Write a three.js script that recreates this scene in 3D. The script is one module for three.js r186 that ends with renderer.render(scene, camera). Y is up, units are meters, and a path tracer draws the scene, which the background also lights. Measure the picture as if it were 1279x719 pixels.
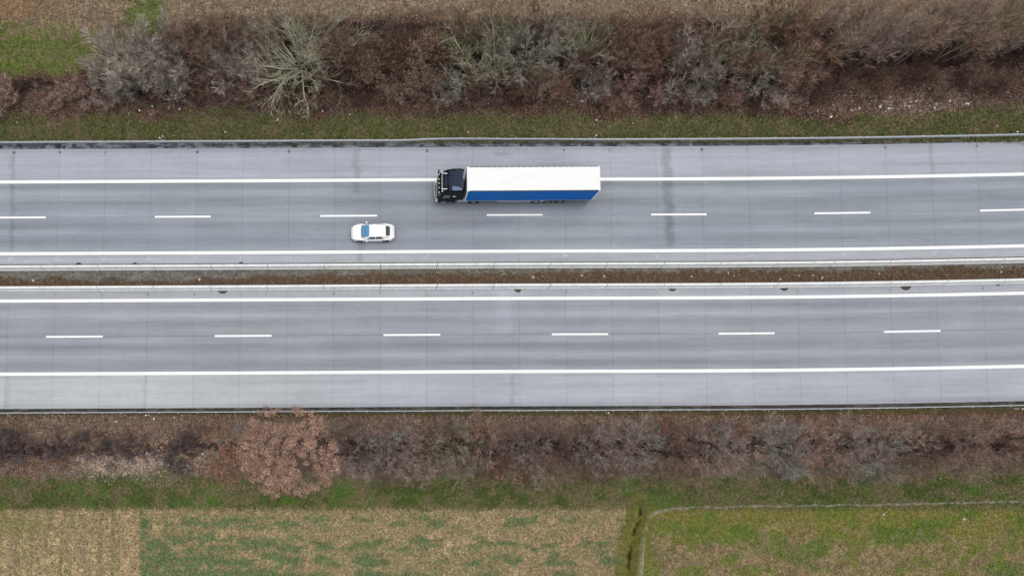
import * as THREE from 'three';
import { mergeGeometries } from 'three/addons/utils/BufferGeometryUtils.js';

// ───────────────────────── camera, sky, sun, exposure ─────────────────────────
// A drone hangs 68 m over the road, looking almost straight down; the picture is an off-centre crop of its frame.
const H = 68, TILT = 3 * Math.PI / 180, F = 796, PX = 500, PY = 480;      // height, tilt, focal length and lens centre in photo pixels
const scene = new THREE.Scene();
const camera = new THREE.PerspectiveCamera(2 * Math.atan(480 / F) * 180 / Math.PI, 1558 / 960, 0.5, 4000);
camera.position.set(0, H, 0);
camera.up.set(0, 0, -1);
camera.lookAt(0, 0, -H * Math.tan(TILT));
camera.setViewOffset(1558, 960, 779 - PX, 480 - PY, 1279, 719);

// overcast sky: brighter overhead, slightly blue cloud
{
  const w = 64, h = 32, d = new Float32Array(w * h * 4);
  for (let j = 0; j < h; j++) {
    const el = Math.abs(((j + 0.5) / h - 0.5) * Math.PI), s = Math.sin(el);
    const L = 0.42 * (1 + 2 * s);
    for (let i = 0; i < w; i++) d.set([L * 0.97, L * 1.0, L * 1.05, 1], (j * w + i) * 4);
  }
  const sky = new THREE.DataTexture(d, w, h, THREE.RGBAFormat, THREE.FloatType);
  sky.mapping = THREE.EquirectangularReflectionMapping;
  sky.magFilter = sky.minFilter = THREE.LinearFilter; sky.needsUpdate = true;
  scene.background = sky; scene.environment = sky;
}
const sun = new THREE.DirectionalLight(0xfff4e8, 1.1);
sun.position.set(26, 80, -30); sun.target.position.set(10, 0, -20);
sun.castShadow = true; sun.shadow.radius = 26; sun.shadow.mapSize.set(4096, 4096);
Object.assign(sun.shadow.camera, { left: -90, right: 90, top: 70, bottom: -70, near: 1, far: 250 });
scene.add(sun, sun.target);

const renderer = new THREE.WebGLRenderer({ antialias: true });
renderer.setSize(1024, 575);
renderer.shadowMap.enabled = true;
renderer.toneMapping = THREE.LinearToneMapping;
renderer.toneMappingExposure = 1.0;

// ───────────────────────── helpers ─────────────────────────
function rng(a) { return () => { a = (a + 0x6D2B79F5) | 0; let t = Math.imul(a ^ (a >>> 15), 1 | a); t = (t + Math.imul(t ^ (t >>> 7), 61 | t)) ^ t; return ((t ^ (t >>> 14)) >>> 0) / 4294967296; }; }
const clamp = (x, a = 0, b = 1) => x < a ? a : x > b ? b : x;
const lerp = (a, b, t) => a + (b - a) * t;
const smooth = (a, b, x) => { const t = clamp((x - a) / (b - a)); return t * t * (3 - 2 * t); };
function hash(x, y, s) { let h = Math.imul(x, 374761393) + Math.imul(y, 668265263) + Math.imul(s, 2147483647 ^ 0x5bd1e995); h = Math.imul(h ^ (h >>> 13), 1274126177); h = Math.imul(h ^ (h >>> 16), 2246822519); return ((h ^ (h >>> 15)) >>> 0) / 4294967296; }
function noise(x, y, s = 0) {
  const xi = Math.floor(x), yi = Math.floor(y); let u = x - xi, v = y - yi; u = u * u * (3 - 2 * u); v = v * v * (3 - 2 * v);
  const a = hash(xi, yi, s), b = hash(xi + 1, yi, s), c = hash(xi, yi + 1, s), d = hash(xi + 1, yi + 1, s);
  return a + (b - a) * u + (c - a) * v + (a - b - c + d) * u * v;
}
function fbm(x, y, s = 0, n = 4) { let t = 0, a = 0.5, w = 0; for (let i = 0; i < n; i++) { t += a * noise(x, y, s + i * 17); w += a; a *= 0.55; x = x * 2.03 + 5.1; y = y * 2.03 + 1.7; } return t / w; }

// site survey: positions were measured on the photo (1279 x 719); these turn a measured position into metres on the ground (or at height h) and back
const CT = Math.cos(TILT), ST = Math.sin(TILT);
function at(px, py, h = 0) {
  const a = (px - PX) / F, b = (PY - py) / F, down = CT - b * ST, k = (H - h) / down;
  return [a * k, -(ST + b * CT) * k];
}
function survey(X, Z) {
  const depth = H * CT - Z * ST, up = (-Z * CT - H * ST) ;
  return [PX + F * X / depth, PY - F * up / depth];
}
// the road bends gently: sideways offset in metres along X
const CURVE = [[-700, 2.5], [-300, 1.5], [0, 0], [320, -1.6], [600, -3.2], [900, -4.3], [1080, -6.2], [1279, -10], [1500, -15.5], [1900, -27]].map(([p, o]) => [(p - 500) / 11.6, o / 11.6]);
function off(X) {
  const n = CURVE.length;
  let i = 0; while (i < n - 2 && X > CURVE[i + 1][0]) i++;
  const m = (k) => { const a = CURVE[Math.max(0, k - 1)], b = CURVE[Math.min(n - 1, k + 1)]; return (b[1] - a[1]) / (b[0] - a[0]); };
  const [x0, y0] = CURVE[i], [x1, y1] = CURVE[i + 1], d = x1 - x0, t = (X - x0) / d;
  if (t < 0) return y0 + m(0) * (X - x0);
  if (t > 1) return y1 + m(n - 1) * (X - x1);
  const t2 = t * t, t3 = t2 * t;
  return (2 * t3 - 3 * t2 + 1) * y0 + (t3 - 2 * t2 + t) * d * m(i) + (-2 * t3 + 3 * t2) * y1 + (t3 - t2) * d * m(i + 1);
}
const line = (py) => at(0, py)[1];                         // z of a line parallel to the road, measured at the photo's x = 0
const xm = (px, py) => at(px, py)[0];

const names = {};
const numbered = (n) => { const k = names[n] = (names[n] ?? -1) + 1; return k ? n + '_' + String(k).padStart(3, '0') : n; };
function mesh(name, geo, mat, parent) {
  const m = new THREE.Mesh(geo, mat); m.castShadow = m.receiveShadow = true;
  m.name = parent ? name : numbered(name);
  (parent ?? scene).add(m); return m;
}
function thing(name, label, category, group) {
  const g = new THREE.Group(); g.name = numbered(name); g.userData = { label, category }; if (group) g.userData.group = group;
  scene.add(g); return g;
}
const struct = (o, label, category) => { o.userData.kind = 'structure'; if (label) o.userData.label = label; if (category) o.userData.category = category; return o; };
const stuff = (o, label, category) => { o.userData.kind = 'stuff'; o.userData.label = label; o.userData.category = category; return o; };

function geom(pos, idx, uv, col) {
  const g = new THREE.BufferGeometry();
  g.setAttribute('position', new THREE.Float32BufferAttribute(pos, 3));
  if (uv) g.setAttribute('uv', new THREE.Float32BufferAttribute(uv, 2));
  if (col) g.setAttribute('color', new THREE.Float32BufferAttribute(col, 3));
  if (idx) g.setIndex(idx);
  g.computeVertexNormals(); return g;
}
// a block with small chamfers on all edges
function block(x0, x1, y0, y1, z0, z1, c = 0.01) {
  const g = new THREE.BoxGeometry(1, 1, 1);
  const pos = [], cx = (x0 + x1) / 2, cy = (y0 + y1) / 2, cz = (z0 + z1) / 2, hx = (x1 - x0) / 2, hy = (y1 - y0) / 2, hz = (z1 - z0) / 2;
  c = Math.min(c, hx * 0.9, hy * 0.9, hz * 0.9);
  g.dispose();
  const quad = (a, b, d, e) => pos.push(...a, ...b, ...d, ...a, ...d, ...e);
  const P = (sx, sy, sz, ax) => [cx + sx * (hx - (ax === 0 ? 0 : c)), cy + sy * (hy - (ax === 1 ? 0 : c)), cz + sz * (hz - (ax === 2 ? 0 : c))];
  const tri = (a, b, d) => pos.push(...a, ...b, ...d);
  for (const s of [-1, 1]) {
    const f = (ax, l) => (s > 0 ? quad(...l) : quad(...l.slice().reverse()));
    f(0, [P(s, -1, 1, 0), P(s, -1, -1, 0), P(s, 1, -1, 0), P(s, 1, 1, 0)]);
    f(1, [P(-1, s, 1, 1), P(1, s, 1, 1), P(1, s, -1, 1), P(-1, s, -1, 1)]);
    f(2, [P(-1, -1, s, 2), P(1, -1, s, 2), P(1, 1, s, 2), P(-1, 1, s, 2)]);
    for (const t of [-1, 1]) {
      const w = (l) => (s * t > 0 ? quad(...l) : quad(...l.slice().reverse()));
      w([P(s, t, 1, 0), P(s, t, -1, 0), P(s, t, -1, 1), P(s, t, 1, 1)]);
      w([P(1, s, t, 1), P(-1, s, t, 1), P(-1, s, t, 2), P(1, s, t, 2)].reverse());
      w([P(s, 1, t, 2), P(s, -1, t, 2), P(s, -1, t, 0), P(s, 1, t, 0)].reverse());
      for (const u of [-1, 1]) { const a = P(s, t, u, 0), b = P(s, t, u, 1), d = P(s, t, u, 2); s * t * u > 0 ? tri(a, b, d) : tri(a, d, b); }
    }
  }
  return geom(pos);
}
const merge = (l) => mergeGeometries(l.map((g) => { const n = g.index ? g.toNonIndexed() : g; for (const k of Object.keys(n.attributes)) if (!['position', 'normal'].includes(k)) n.deleteAttribute(k); return n; }));
function std(color, roughness = 0.8, more = {}) { const m = new THREE.MeshStandardMaterial({ roughness, ...more }); m.color.setRGB(...color); return m; }
// grid(u, v) -> point; nu x nv cells
function surf(nu, nv, fn, uvfn) {
  const pos = [], idx = [], uv = [];
  for (let j = 0; j <= nv; j++) for (let i = 0; i <= nu; i++) { pos.push(...fn(i / nu, j / nv)); uv.push(...(uvfn ? uvfn(i / nu, j / nv) : [i / nu, j / nv])); }
  for (let j = 0; j < nv; j++) for (let i = 0; i < nu; i++) { const a = j * (nu + 1) + i, b = a + 1, c = a + nu + 1, d = c + 1; idx.push(a, c, b, b, c, d); }
  return geom(pos, idx, uv);
}
function texture(w, h, fn, srgb = true) {
  const d = new Uint8Array(w * h * 4), o = [0, 0, 0];
  for (let j = 0; j < h; j++) for (let i = 0; i < w; i++) { fn((i + 0.5) / w, (j + 0.5) / h, o); const k = (j * w + i) * 4; d[k] = clamp(o[0], 0, 255); d[k + 1] = clamp(o[1], 0, 255); d[k + 2] = clamp(o[2], 0, 255); d[k + 3] = 255; }
  const t = new THREE.DataTexture(d, w, h); t.magFilter = THREE.LinearFilter; t.minFilter = THREE.LinearMipmapLinearFilter; t.generateMipmaps = true; t.anisotropy = 8;
  if (srgb) t.colorSpace = THREE.SRGBColorSpace;
  t.needsUpdate = true; return t;
}
const mix3 = (o, c, t) => { o[0] += (c[0] - o[0]) * t; o[1] += (c[1] - o[1]) * t; o[2] += (c[2] - o[2]) * t; };

// ───────────────────────── measured lines of the road ─────────────────────────
const X0 = -52, X1 = 78;                                   // the stretch that is built slab by slab
const N = { rail: line(180.5), gutter0: line(179), edge: line(186.3), outer: line(227.2), dash: line(271.6), inner: line(316.8), foot: line(330.2) };
const S = { foot: line(364.6), inner: line(375.9), dash: line(420.8), outer: line(467.1), edge: line(510.6), gutter1: line(517), rail: line(516) };
const B1 = line(335), B2 = line(361);                      // barrier centre lines
const LINE_W = 0.34;

// ───────────────────────── terrain ─────────────────────────
const DITCH = [[786, 719], [790, 690], [795, 665], [803, 643], [800, 630]].map(([a, b]) => at(a, b));
function distTo(poly, X, Z) {
  let m = 1e9;
  for (let i = 0; i < poly.length - 1; i++) {
    const [ax, az] = poly[i], [bx, bz] = poly[i + 1], dx = bx - ax, dz = bz - az, t = clamp(((X - ax) * dx + (Z - az) * dz) / (dx * dx + dz * dz));
    m = Math.min(m, Math.hypot(X - ax - dx * t, Z - az - dz * t));
  }
  return m;
}
function groundY(X, Z) {
  const zz = Z - off(X);
  let y = -0.03;
  if (zz < N.gutter0) { const d = N.gutter0 - zz; y += smooth(0.3, 3, d) * (fbm(X * 0.35, Z * 0.35, 3, 3) - 0.5) * 0.35 + smooth(3, 9, d) * 0.25; }
  else if (zz > S.gutter1) { const d = zz - S.gutter1; y += smooth(0.3, 3, d) * (fbm(X * 0.4, Z * 0.4, 9, 3) - 0.5) * 0.3 - smooth(0.5, 8, d) * 0.5; if (Z > 4) y -= 0.22 * smooth(1.1, 0.1, distTo(DITCH, X, Z)); }
  return y;
}
const groundMat = std([0.10, 0.09, 0.05], 1);
const gs = struct(mesh('ground', new THREE.PlaneGeometry(3000, 3000).rotateX(-Math.PI / 2), groundMat), 'wide farmland under the motorway corridor', 'ground');
gs.position.y = -1.4;

const STUB = [148, 130, 101];
function hedgeSoilShade(X, Z, sx, y) {  // mask for dark humus and the painted shade under the hedge
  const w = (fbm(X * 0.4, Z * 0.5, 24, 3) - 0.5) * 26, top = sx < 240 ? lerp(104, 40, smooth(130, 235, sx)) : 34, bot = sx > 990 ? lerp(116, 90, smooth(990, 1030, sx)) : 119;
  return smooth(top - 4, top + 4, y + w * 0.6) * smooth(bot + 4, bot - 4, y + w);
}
function bankSoilShade(X, Z, sx, y) {            // soil round the shrub roots, darkened to paint in the shade under them
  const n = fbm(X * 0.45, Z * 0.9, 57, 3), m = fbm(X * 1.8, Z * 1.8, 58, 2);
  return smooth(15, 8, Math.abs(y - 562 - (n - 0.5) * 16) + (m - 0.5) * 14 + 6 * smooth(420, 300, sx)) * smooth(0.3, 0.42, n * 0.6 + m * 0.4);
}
// colour of the ground by what grows or lies there, plus painted shade under shrubs (sRGB)
function northColour(X, Z, o) {
  const [sx, sy] = survey(X, Z), y = sy - off(X) * 11.6;
  const big = fbm(X * 0.22, Z * 0.3, 21, 3), mid = fbm(X * 1.1, Z * 1.3, 31, 3), fine = fbm(X * 6, Z * 6, 41, 2), grit = hash(Math.floor(X * 16), Math.floor(Z * 18), 5);
  // leaf litter and bare soil below the hedge
  o[0] = 74; o[1] = 54; o[2] = 47;
  mix3(o, [98, 74, 62], smooth(0.45, 0.7, mid)); mix3(o, [46, 36, 32], smooth(0.55, 0.25, fine) * 0.6);
  // humus where the hedge stands, with the hedge shade painted into its colour
  mix3(o, [38, 28, 24], hedgeSoilShade(X, Z, sx, y) * (0.75 + 0.25 * smooth(0.7, 0.4, mid)));
  // verge grass
  const edge = 148 + (big - 0.5) * 34 + (mid - 0.5) * 12 + 14 * smooth(960, 1010, sx) * smooth(1090, 1060, sx) + 6 * smooth(60, 0, sx);
  const g = smooth(edge - 5, edge + 5, y + (fine - 0.5) * 12);
  if (g > 0) { const c = [62, 70, 36]; mix3(c, [76, 86, 42], smooth(0.4, 0.7, mid)); mix3(c, [96, 78, 58], smooth(0.6, 0.8, big) * 0.6 + 0.35 * smooth(0.6, 0.8, fine)); mix3(o, c, g); }
  // field and meadow behind the hedge
  const fe = 24 + (big - 0.5) * 22 + (mid - 0.5) * 14 + 70 * smooth(260, 60, sx);
  const f = smooth(fe + 8, fe - 8, sy + (fine - 0.5) * 12);
  if (f > 0) {
    const c = [128, 110, 90]; mix3(c, [144, 126, 104], smooth(0.4, 0.7, mid)); mix3(c, [96, 80, 66], smooth(0.6, 0.3, fine) * 0.7);
    const gm = smooth(22, 58, sy + (mid - 0.5) * 46 + (big - 0.5) * 20 - sx * 0.05) * smooth(240, 190, sx); mix3(c, [84, 98, 44], gm * (0.35 + 0.65 * smooth(0.35, 0.62, fine * 0.5 + mid * 0.5)));
    mix3(c, [80, 98, 48], 0.8 * smooth(36, 8, Math.hypot((sx - 183) * 1.0, (sy - 16) * 0.6) + (mid - 0.5) * 40 + (fine - 0.5) * 14));
    mix3(c, [126, 90, 62], smooth(120, 0, sx) * smooth(40, 10, sy) * 0.6);
    mix3(o, c, f);
  }
  // pale patch of stones and scraps on the slope
  const pp = smooth(46, 8, Math.hypot((sx - 1150) * 0.45, (y - 139) * 2.2) + (mid - 0.5) * 40); if (pp > 0) mix3(o, [138, 124, 118], pp * (0.3 + 0.7 * smooth(0.5, 0.62, fine)));
  const k = 0.66 + grit * 0.66; o[0] *= k; o[1] *= k; o[2] *= k;
}
const PATH = [[795, 740], [800, 719], [804, 690], [808, 665], [813, 650], [821, 642], [832, 637.5], [850, 635.3], [900, 634], [1000, 632.5], [1100, 631], [1200, 628.5], [1279, 627], [1340, 625]].map(([a, b]) => at(a, b));
function southColour(X, Z, o) {
  const [sx, sy] = survey(X, Z), y = sy - off(X) * 11.6;
  const big = fbm(X * 0.25, Z * 0.35, 51, 3), mid = fbm(X * 1.0, Z * 1.2, 61, 3), fine = fbm(X * 6, Z * 6, 71, 2), grit = hash(Math.floor(X * 16), Math.floor(Z * 18), 6);
  // embankment: leaf litter, dry stems
  o[0] = 96; o[1] = 72; o[2] = 58; mix3(o, [120, 94, 76], smooth(0.45, 0.7, mid)); mix3(o, [62, 48, 42], smooth(0.55, 0.3, fine) * 0.6);
  mix3(o, [124, 84, 62], smooth(0.62, 0.75, big) * 0.5);
  mix3(o, [46, 37, 32], bankSoilShade(X, Z, sx, y) * 0.9);  // dark soil tone that also carries painted shade below the shrubs
  mix3(o, [152, 130, 114], smooth(95, 25, Math.hypot((sx - 165) * 0.75, (y - 582) * 2.6) + (mid - 0.5) * 60) * (0.4 + 0.6 * smooth(0.4, 0.65, fine)));
  mix3(o, [70, 70, 44], smooth(528, 519, y + (mid - 0.5) * 8) * 0.7);
  // green strip at the foot
  const top = 596 + (big - 0.5) * 30 + (mid - 0.5) * 14 - 6 * smooth(700, 1000, sx), bot = 634 + (mid - 0.5) * 10 - 4 * smooth(600, 900, sx);
  const gr = smooth(top - 4, top + 4, y + (fine - 0.5) * 10) * smooth(bot + 4, bot - 4, sy + (fine - 0.5) * 8);
  if (gr > 0) { const c = [66, 80, 38]; mix3(c, [66, 104, 36], smooth(0.52, 0.64, big)); mix3(c, [104, 90, 62], smooth(0.45, 0.7, mid) * 0.75 + 0.3 * smooth(0.55, 0.75, fine)); mix3(c, [92, 100, 56], 0.4 * smooth(640, 800, sx)); mix3(o, c, gr); }
  // fields
  const f = smooth(bot - 3, bot + 4, sy + (fine - 0.5) * 6);
  if (f > 0) {
    const c = STUB.slice();
    mix3(c, [170, 148, 114], smooth(0.45, 0.7, mid)); mix3(c, [122, 102, 76], smooth(0.55, 0.3, fine) * 0.65);
    const e1 = 172 + (mid - 0.5) * 5, e2 = 784 + (mid - 0.5) * 8 - (sy - 640) * 0.04;
    if (sx < e1 + (fine - 0.5) * 6) { mix3(c, [124, 116, 80], smooth(0.45, 0.7, fbm(X * 1.6, Z * 0.12, 81, 3)) * 0.9); mix3(c, [178, 156, 118], smooth(0.5, 0.8, fbm(X * 3.2, Z * 0.12, 82, 2)) * 0.5 * smooth(660, 680, sy)); mix3(c, [110, 112, 62], smooth(0.66, 0.78, big) * 0.6); }
    else if (sx < e2) {
      mix3(c, [148, 120, 96], 0.5 * smooth(560, 760, sx));
      mix3(c, [112, 112, 74], 0.5 * smooth(0.35, 0.62, fbm(X * 0.5, Z * 1.1, 83, 4) * 0.75 + fine * 0.25));
      const crop = cropWeight(X, Z, sx, sy); mix3(c, [86, 110, 66], crop * (0.3 + 0.5 * smooth(0.35, 0.65, fine)));
    } else {
      const dd = distTo(DITCH, X, Z), dp = distTo(PATH, X, Z), right = sx > 812 + (719 - sy) * 0.1;
      if (right) { mix3(c, [122, 108, 74], 0.6); mix3(c, [96, 78, 54], 0.6 * smooth(0.5, 0.68, fbm(X * 2.2, Z * 2.4, 87, 3))); mix3(c, [106, 104, 44], (0.5 + 0.5 * smooth(0.35, 0.6, mid)) * smooth(684, 650, sy + (mid - 0.5) * 46 + 22 * (big - 0.5) - 16 * smooth(1000, 1250, sx)) * 0.9); mix3(c, [92, 104, 46], smooth(0.45, 0.62, fbm(X * 0.6, Z * 0.8, 85, 4)) * 0.8); mix3(c, [80, 98, 40], smooth(0.56, 0.68, fbm(X * 0.3, Z * 0.5, 88, 3)) * 0.8); }
      else mix3(c, [92, 96, 44], 0.85);
      mix3(c, [98, 100, 42], smooth(1.3, 0.6, dd + (mid - 0.5) * 0.5) * 0.8); mix3(c, [48, 44, 24], smooth(0.38, 0.1, dd + (fine - 0.5) * 0.2) * smooth(0.3, 0.55, mid));
    }
    mix3(o, c, f);
  }
  const k = 0.66 + grit * 0.66; o[0] *= k; o[1] *= k; o[2] *= k;
}
// sown green crop that came up in blocks and rows
function cropWeight(X, Z, sx, sy) {
  if (sy < 638 || sx < 168 || sx > 782) return 0;
  const m = fbm(X * 0.9, Z * 0.9, 91, 3), ragged = (fbm(X * 2.5, Z * 2.5, 93, 2) - 0.5) * 10;
  let w = 0;
  for (const [r, hw] of [[653, 4], [680, 6], [702, 7], [722, 6]]) w = Math.max(w, smooth(hw + 6, hw - 4, Math.abs(sy - r - (m - 0.5) * 16)));
  for (const [c, hw] of [[208, 7], [236, 7], [262, 5]]) w = Math.max(w, 0.9 * smooth(hw + 4, hw - 4, Math.abs(sx - c - (m - 0.5) * 14)) * smooth(656, 676, sy));
  w = Math.max(w, smooth(190, 180, sx + (m - 0.5) * 10)) * smooth(171, 175, sx + ragged * 0.5);
  const thin = lerp(0.6, 0.4, smooth(230, 520, sx));
  return w * smooth(1 - thin - 0.06, 1 - thin + 0.1, fbm(X * 0.5, Z * 1.5, 92, 4) * 1.05);
}
function sheet(name, z0, z1, colour, th, nz) {
  const t = texture(2048, th, (u, v, o) => colour(lerp(X0, X1, u), lerp(z0, z1, v), o));
  const m = new THREE.MeshPhysicalMaterial({ map: t, roughness: 1, specularIntensity: 0.1 });
  const near = name === 'hedge_bank';
  const g = surf(260, nz, (u, v) => { const X = lerp(X0, X1, u); let Z = lerp(z0, z1, v); return [X, groundY(X, Z + (near ? 0 : 0)), Z]; });
  return mesh(name, g, m);
}
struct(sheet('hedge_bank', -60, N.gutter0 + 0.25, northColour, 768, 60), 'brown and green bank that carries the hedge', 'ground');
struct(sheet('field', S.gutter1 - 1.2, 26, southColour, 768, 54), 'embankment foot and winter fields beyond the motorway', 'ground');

// ───────────────────────── carriageways ─────────────────────────
const concreteFine = texture(512, 512, (u, v, o) => { const k = 128 + (fbm(u * 40, v * 40, 7, 3) - 0.5) * 120 + (hash(Math.floor(u * 512), Math.floor(v * 512), 3) - 0.5) * 60; o[0] = o[1] = o[2] = k; }, false);
concreteFine.wrapS = concreteFine.wrapT = THREE.RepeatWrapping;
// wear and grime of one carriageway; t runs across the road (metres)
function roadTexture(z0, z1, spec) {
  return texture(2048, 512, (u, v, o) => {
    const X = lerp(X0, X1, u), t = lerp(z0, z1, v), c = spec.base(X, t);
    o[0] = c[0]; o[1] = c[1]; o[2] = c[2];
    const slab = hash(Math.floor((X - spec.joint) / 5), spec.lane(t), 11) - 0.5;
    let k = 1 + slab * 0.022 + (fbm(X * 0.05, t * 1.6, 12, 3) - 0.5) * 0.13 + (fbm(X * 0.25, t * 6, 13, 3) - 0.5) * 0.08 + (fbm(X * 2.2, t * 3.2, 28, 3) - 0.5) * 0.05 + (fbm(X * 0.3, t * 0.4, 15, 3) - 0.5) * 0.06;
    for (const [tc, w, a] of spec.bands) { const d = (t - tc) / w; k += a * Math.exp(-d * d) * (0.55 + 0.9 * fbm(X * 0.09, t * 2.5, 14, 3)); }
    for (const [xc, w, ta, tb, a] of spec.stains) { const e = smooth(ta - 0.2, ta + 0.3, t) * smooth(tb + 0.2, tb - 0.3, t), d = (X - xc + (fbm(1, t * 1.2, 16, 2) - 0.5) * 0.5) / w; if (e > 0) k += a * e * Math.exp(-d * d * d * d) * (0.4 + 1.1 * fbm(X * 3, t * 2, 17, 3)); }
    // dirt in the joints
    const jx = ((X - spec.joint) / 5 % 1 + 1) % 1 * 5, jd = Math.min(jx, 5 - jx); k -= 0.02 * smooth(0.12, 0.02, jd) * fbm(X, t * 2, 18, 2) * 1.6;
    for (const tm of spec.marks) { const dd = Math.hypot(jd * 1.0, (t - tm[0]) * 0.9); if (dd < tm[2]) { const h = hash(Math.floor((X - spec.joint + 2.5) / 5), Math.round(tm[0] * 10), 19); if (h < 0.75) k += tm[1] * (0.4 + h) * smooth(0.5, 0.62, noise(X * 9, t * 9, 20) + 0.15); } }
    k += (hash(Math.floor(X * 15.7), Math.floor(t * 38), 23) - 0.5) * 0.035;
    o[0] *= k; o[1] *= k; o[2] *= k;
  });
}
function roadStrip(za, zb, y, xa = X0, xb = X1, dx = 2.5) {   // flat ribbon that follows the bend
  const n = Math.max(1, Math.round((xb - xa) / dx));
  return surf(n, 1, (u, v) => { const X = lerp(xa, xb, u); return [X, y, lerp(za, zb, v) + off(X)]; }, (u, v) => [lerp(xa, xb, u), lerp(za, zb, v)]);
}
const paint = new THREE.MeshStandardMaterial({ roughness: 0.75, map: texture(1024, 64, (u, v, o) => { const k = 240 - 20 * smooth(0.6, 0.85, fbm(u * 90, v * 3, 24, 3)) - 14 * hash(Math.floor(u * 1024), Math.floor(v * 64), 25); o[0] = k; o[1] = k; o[2] = k * 0.995; }) });
paint.map.wrapS = THREE.RepeatWrapping;
const jointMat = std([0.15, 0.148, 0.15], 0.95);
function carriageway(name, label, z0, z1, spec) {
  const root = struct(thing(name, label, 'road'));
  const map = roadTexture(z0, z1, spec);
  const mat = new THREE.MeshStandardMaterial({ map, roughness: 0.82, bumpMap: concreteFine, bumpScale: 0.004 });
  mat.bumpMap = null;
  mesh('joint_filler', roadStrip(z0 + 0.02, z1 - 0.02, -0.022, X0, X1, 5), jointMat, root);
  const far = std([0.29, 0.295, 0.315], 0.85);
  for (const [a, b] of [[X0 - 160, X0 - 0.02], [X1 + 0.02, X1 + 160]]) mesh('pavement', roadStrip(z0, z1, 0, a, b, 10), far, root);
  const gap = 0.0022, cuts = [z0, ...spec.cuts, z1];
  for (let X = spec.joint - 5 * Math.ceil((spec.joint - X0) / 5); X < X1; X += 5)
    for (let k = 0; k < cuts.length - 1; k++) {
      const xa = Math.max(X0, X) + gap, xb = Math.min(X1, X + 5) - gap; if (xb - xa < 0.1) continue;
      const za = cuts[k] + (k ? gap * 0.7 : 0), zb = cuts[k + 1] - (k < cuts.length - 2 ? gap * 0.7 : 0), pos = [], uv = [], c = 0.006;
      const ring = (y, i) => { for (const [x, z] of [[xa + i, za + i], [xa + i, zb - i], [xb - i, zb - i], [xb - i, za + i]]) { pos.push(x, y, z + off(x)); uv.push((x - X0) / (X1 - X0), (z - z0) / (z1 - z0)); } };
      ring(0, c); ring(0, c); ring(-c, 0); ring(-0.2, 0);
      const idx = [0, 1, 2, 0, 2, 3];
      for (const r of [4, 8]) for (let i = 0; i < 4; i++) { const j = (i + 1) % 4; idx.push(r + i, r + 4 + i, r + 4 + j, r + i, r + 4 + j, r + j); }
      mesh('concrete_slab', geom(pos, idx, uv), mat, root);
    }
  const painted = (n, zc, w, xa, xb) => { const g = roadStrip(zc - w / 2, zc + w / 2, 0.004, xa, xb); const uv = g.attributes.uv; for (let i = 0; i < uv.count; i++) uv.setXY(i, uv.getX(i) / 24, i < uv.count / 2 ? 0 : 1); mesh(n, g, paint, root); };
  for (const z of spec.lines) painted('edge_line', z, LINE_W, X0 - 160, X1 + 160);
  for (const [xa, xb] of spec.dashes) painted('lane_dash', spec.dash, 0.2, xa, xb);
  return root;
}
const dashesAt = (list, py) => { const r = list.map(([a, b]) => [xm(a, py), xm(b, py)]); return r; };
const upDash = dashesAt([[-221, -151], [-14, 56.5], [193, 263], [400, 471], [608, 678], [813.5, 883], [1018, 1088], [1225, 1295]], 269);
const loDash = dashesAt([[-154, -84], [57, 128], [268, 339], [479, 550], [689.5, 760], [898, 968], [1105, 1176], [1315, 1386]], 418);
carriageway('westbound_carriageway', 'concrete carriageway with the truck and the car', N.edge, N.foot, {
  joint: xm(72.6, 250), cuts: [N.outer - 0.35, N.dash], dash: N.dash, lines: [N.outer, N.inner], dashes: upDash,
  lane: (t) => t < N.outer - 0.35 ? 0 : t < N.dash ? 1 : 2,
  base: (X, t) => {
    const sh = smooth(N.outer + 0.2, N.outer - 0.2, t), ins = smooth(N.inner - 0.1, N.inner + 0.2, t), m = fbm(X * 0.06, t * 0.3, 26, 2);
    const c = [132, 138, 146]; mix3(c, [138, 145, 151], smooth(0.4, 0.7, m)); mix3(c, [155, 158, 167], sh); mix3(c, [156, 158, 165], ins); return c;
  },
  bands: [[N.outer + 0.6, 0.35, -0.08], [N.outer + 1.42, 0.2, 0.03], [N.outer + 2.45, 0.5, -0.09], [N.dash + 0.95, 0.4, -0.07], [N.dash + 1.75, 0.2, 0.04], [N.dash + 2.65, 0.35, -0.055], [N.dash - 0.3, 0.35, 0.03], [N.inner - 0.4, 0.25, 0.05], [N.edge + 0.2, 0.25, -0.06]],
  stains: [[xm(835, 240), 0.55, N.edge, N.inner - 0.4, -0.14], [xm(446, 200), 0.4, N.edge, N.outer + 1.5, -0.09], [xm(450, 310), 0.35, N.dash + 1, N.foot, -0.09], [xm(16, 220), 0.3, N.edge, N.inner, -0.07], [xm(1165, 190), 0.3, N.edge, N.outer, -0.06], [xm(630, 197), 0.9, N.edge + 0.6, N.edge + 1.0, -0.12]],
  marks: [[N.edge + 0.4, -0.4, 0.16], [N.inner + 0.55, 0.1, 0.26]],
});
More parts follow.
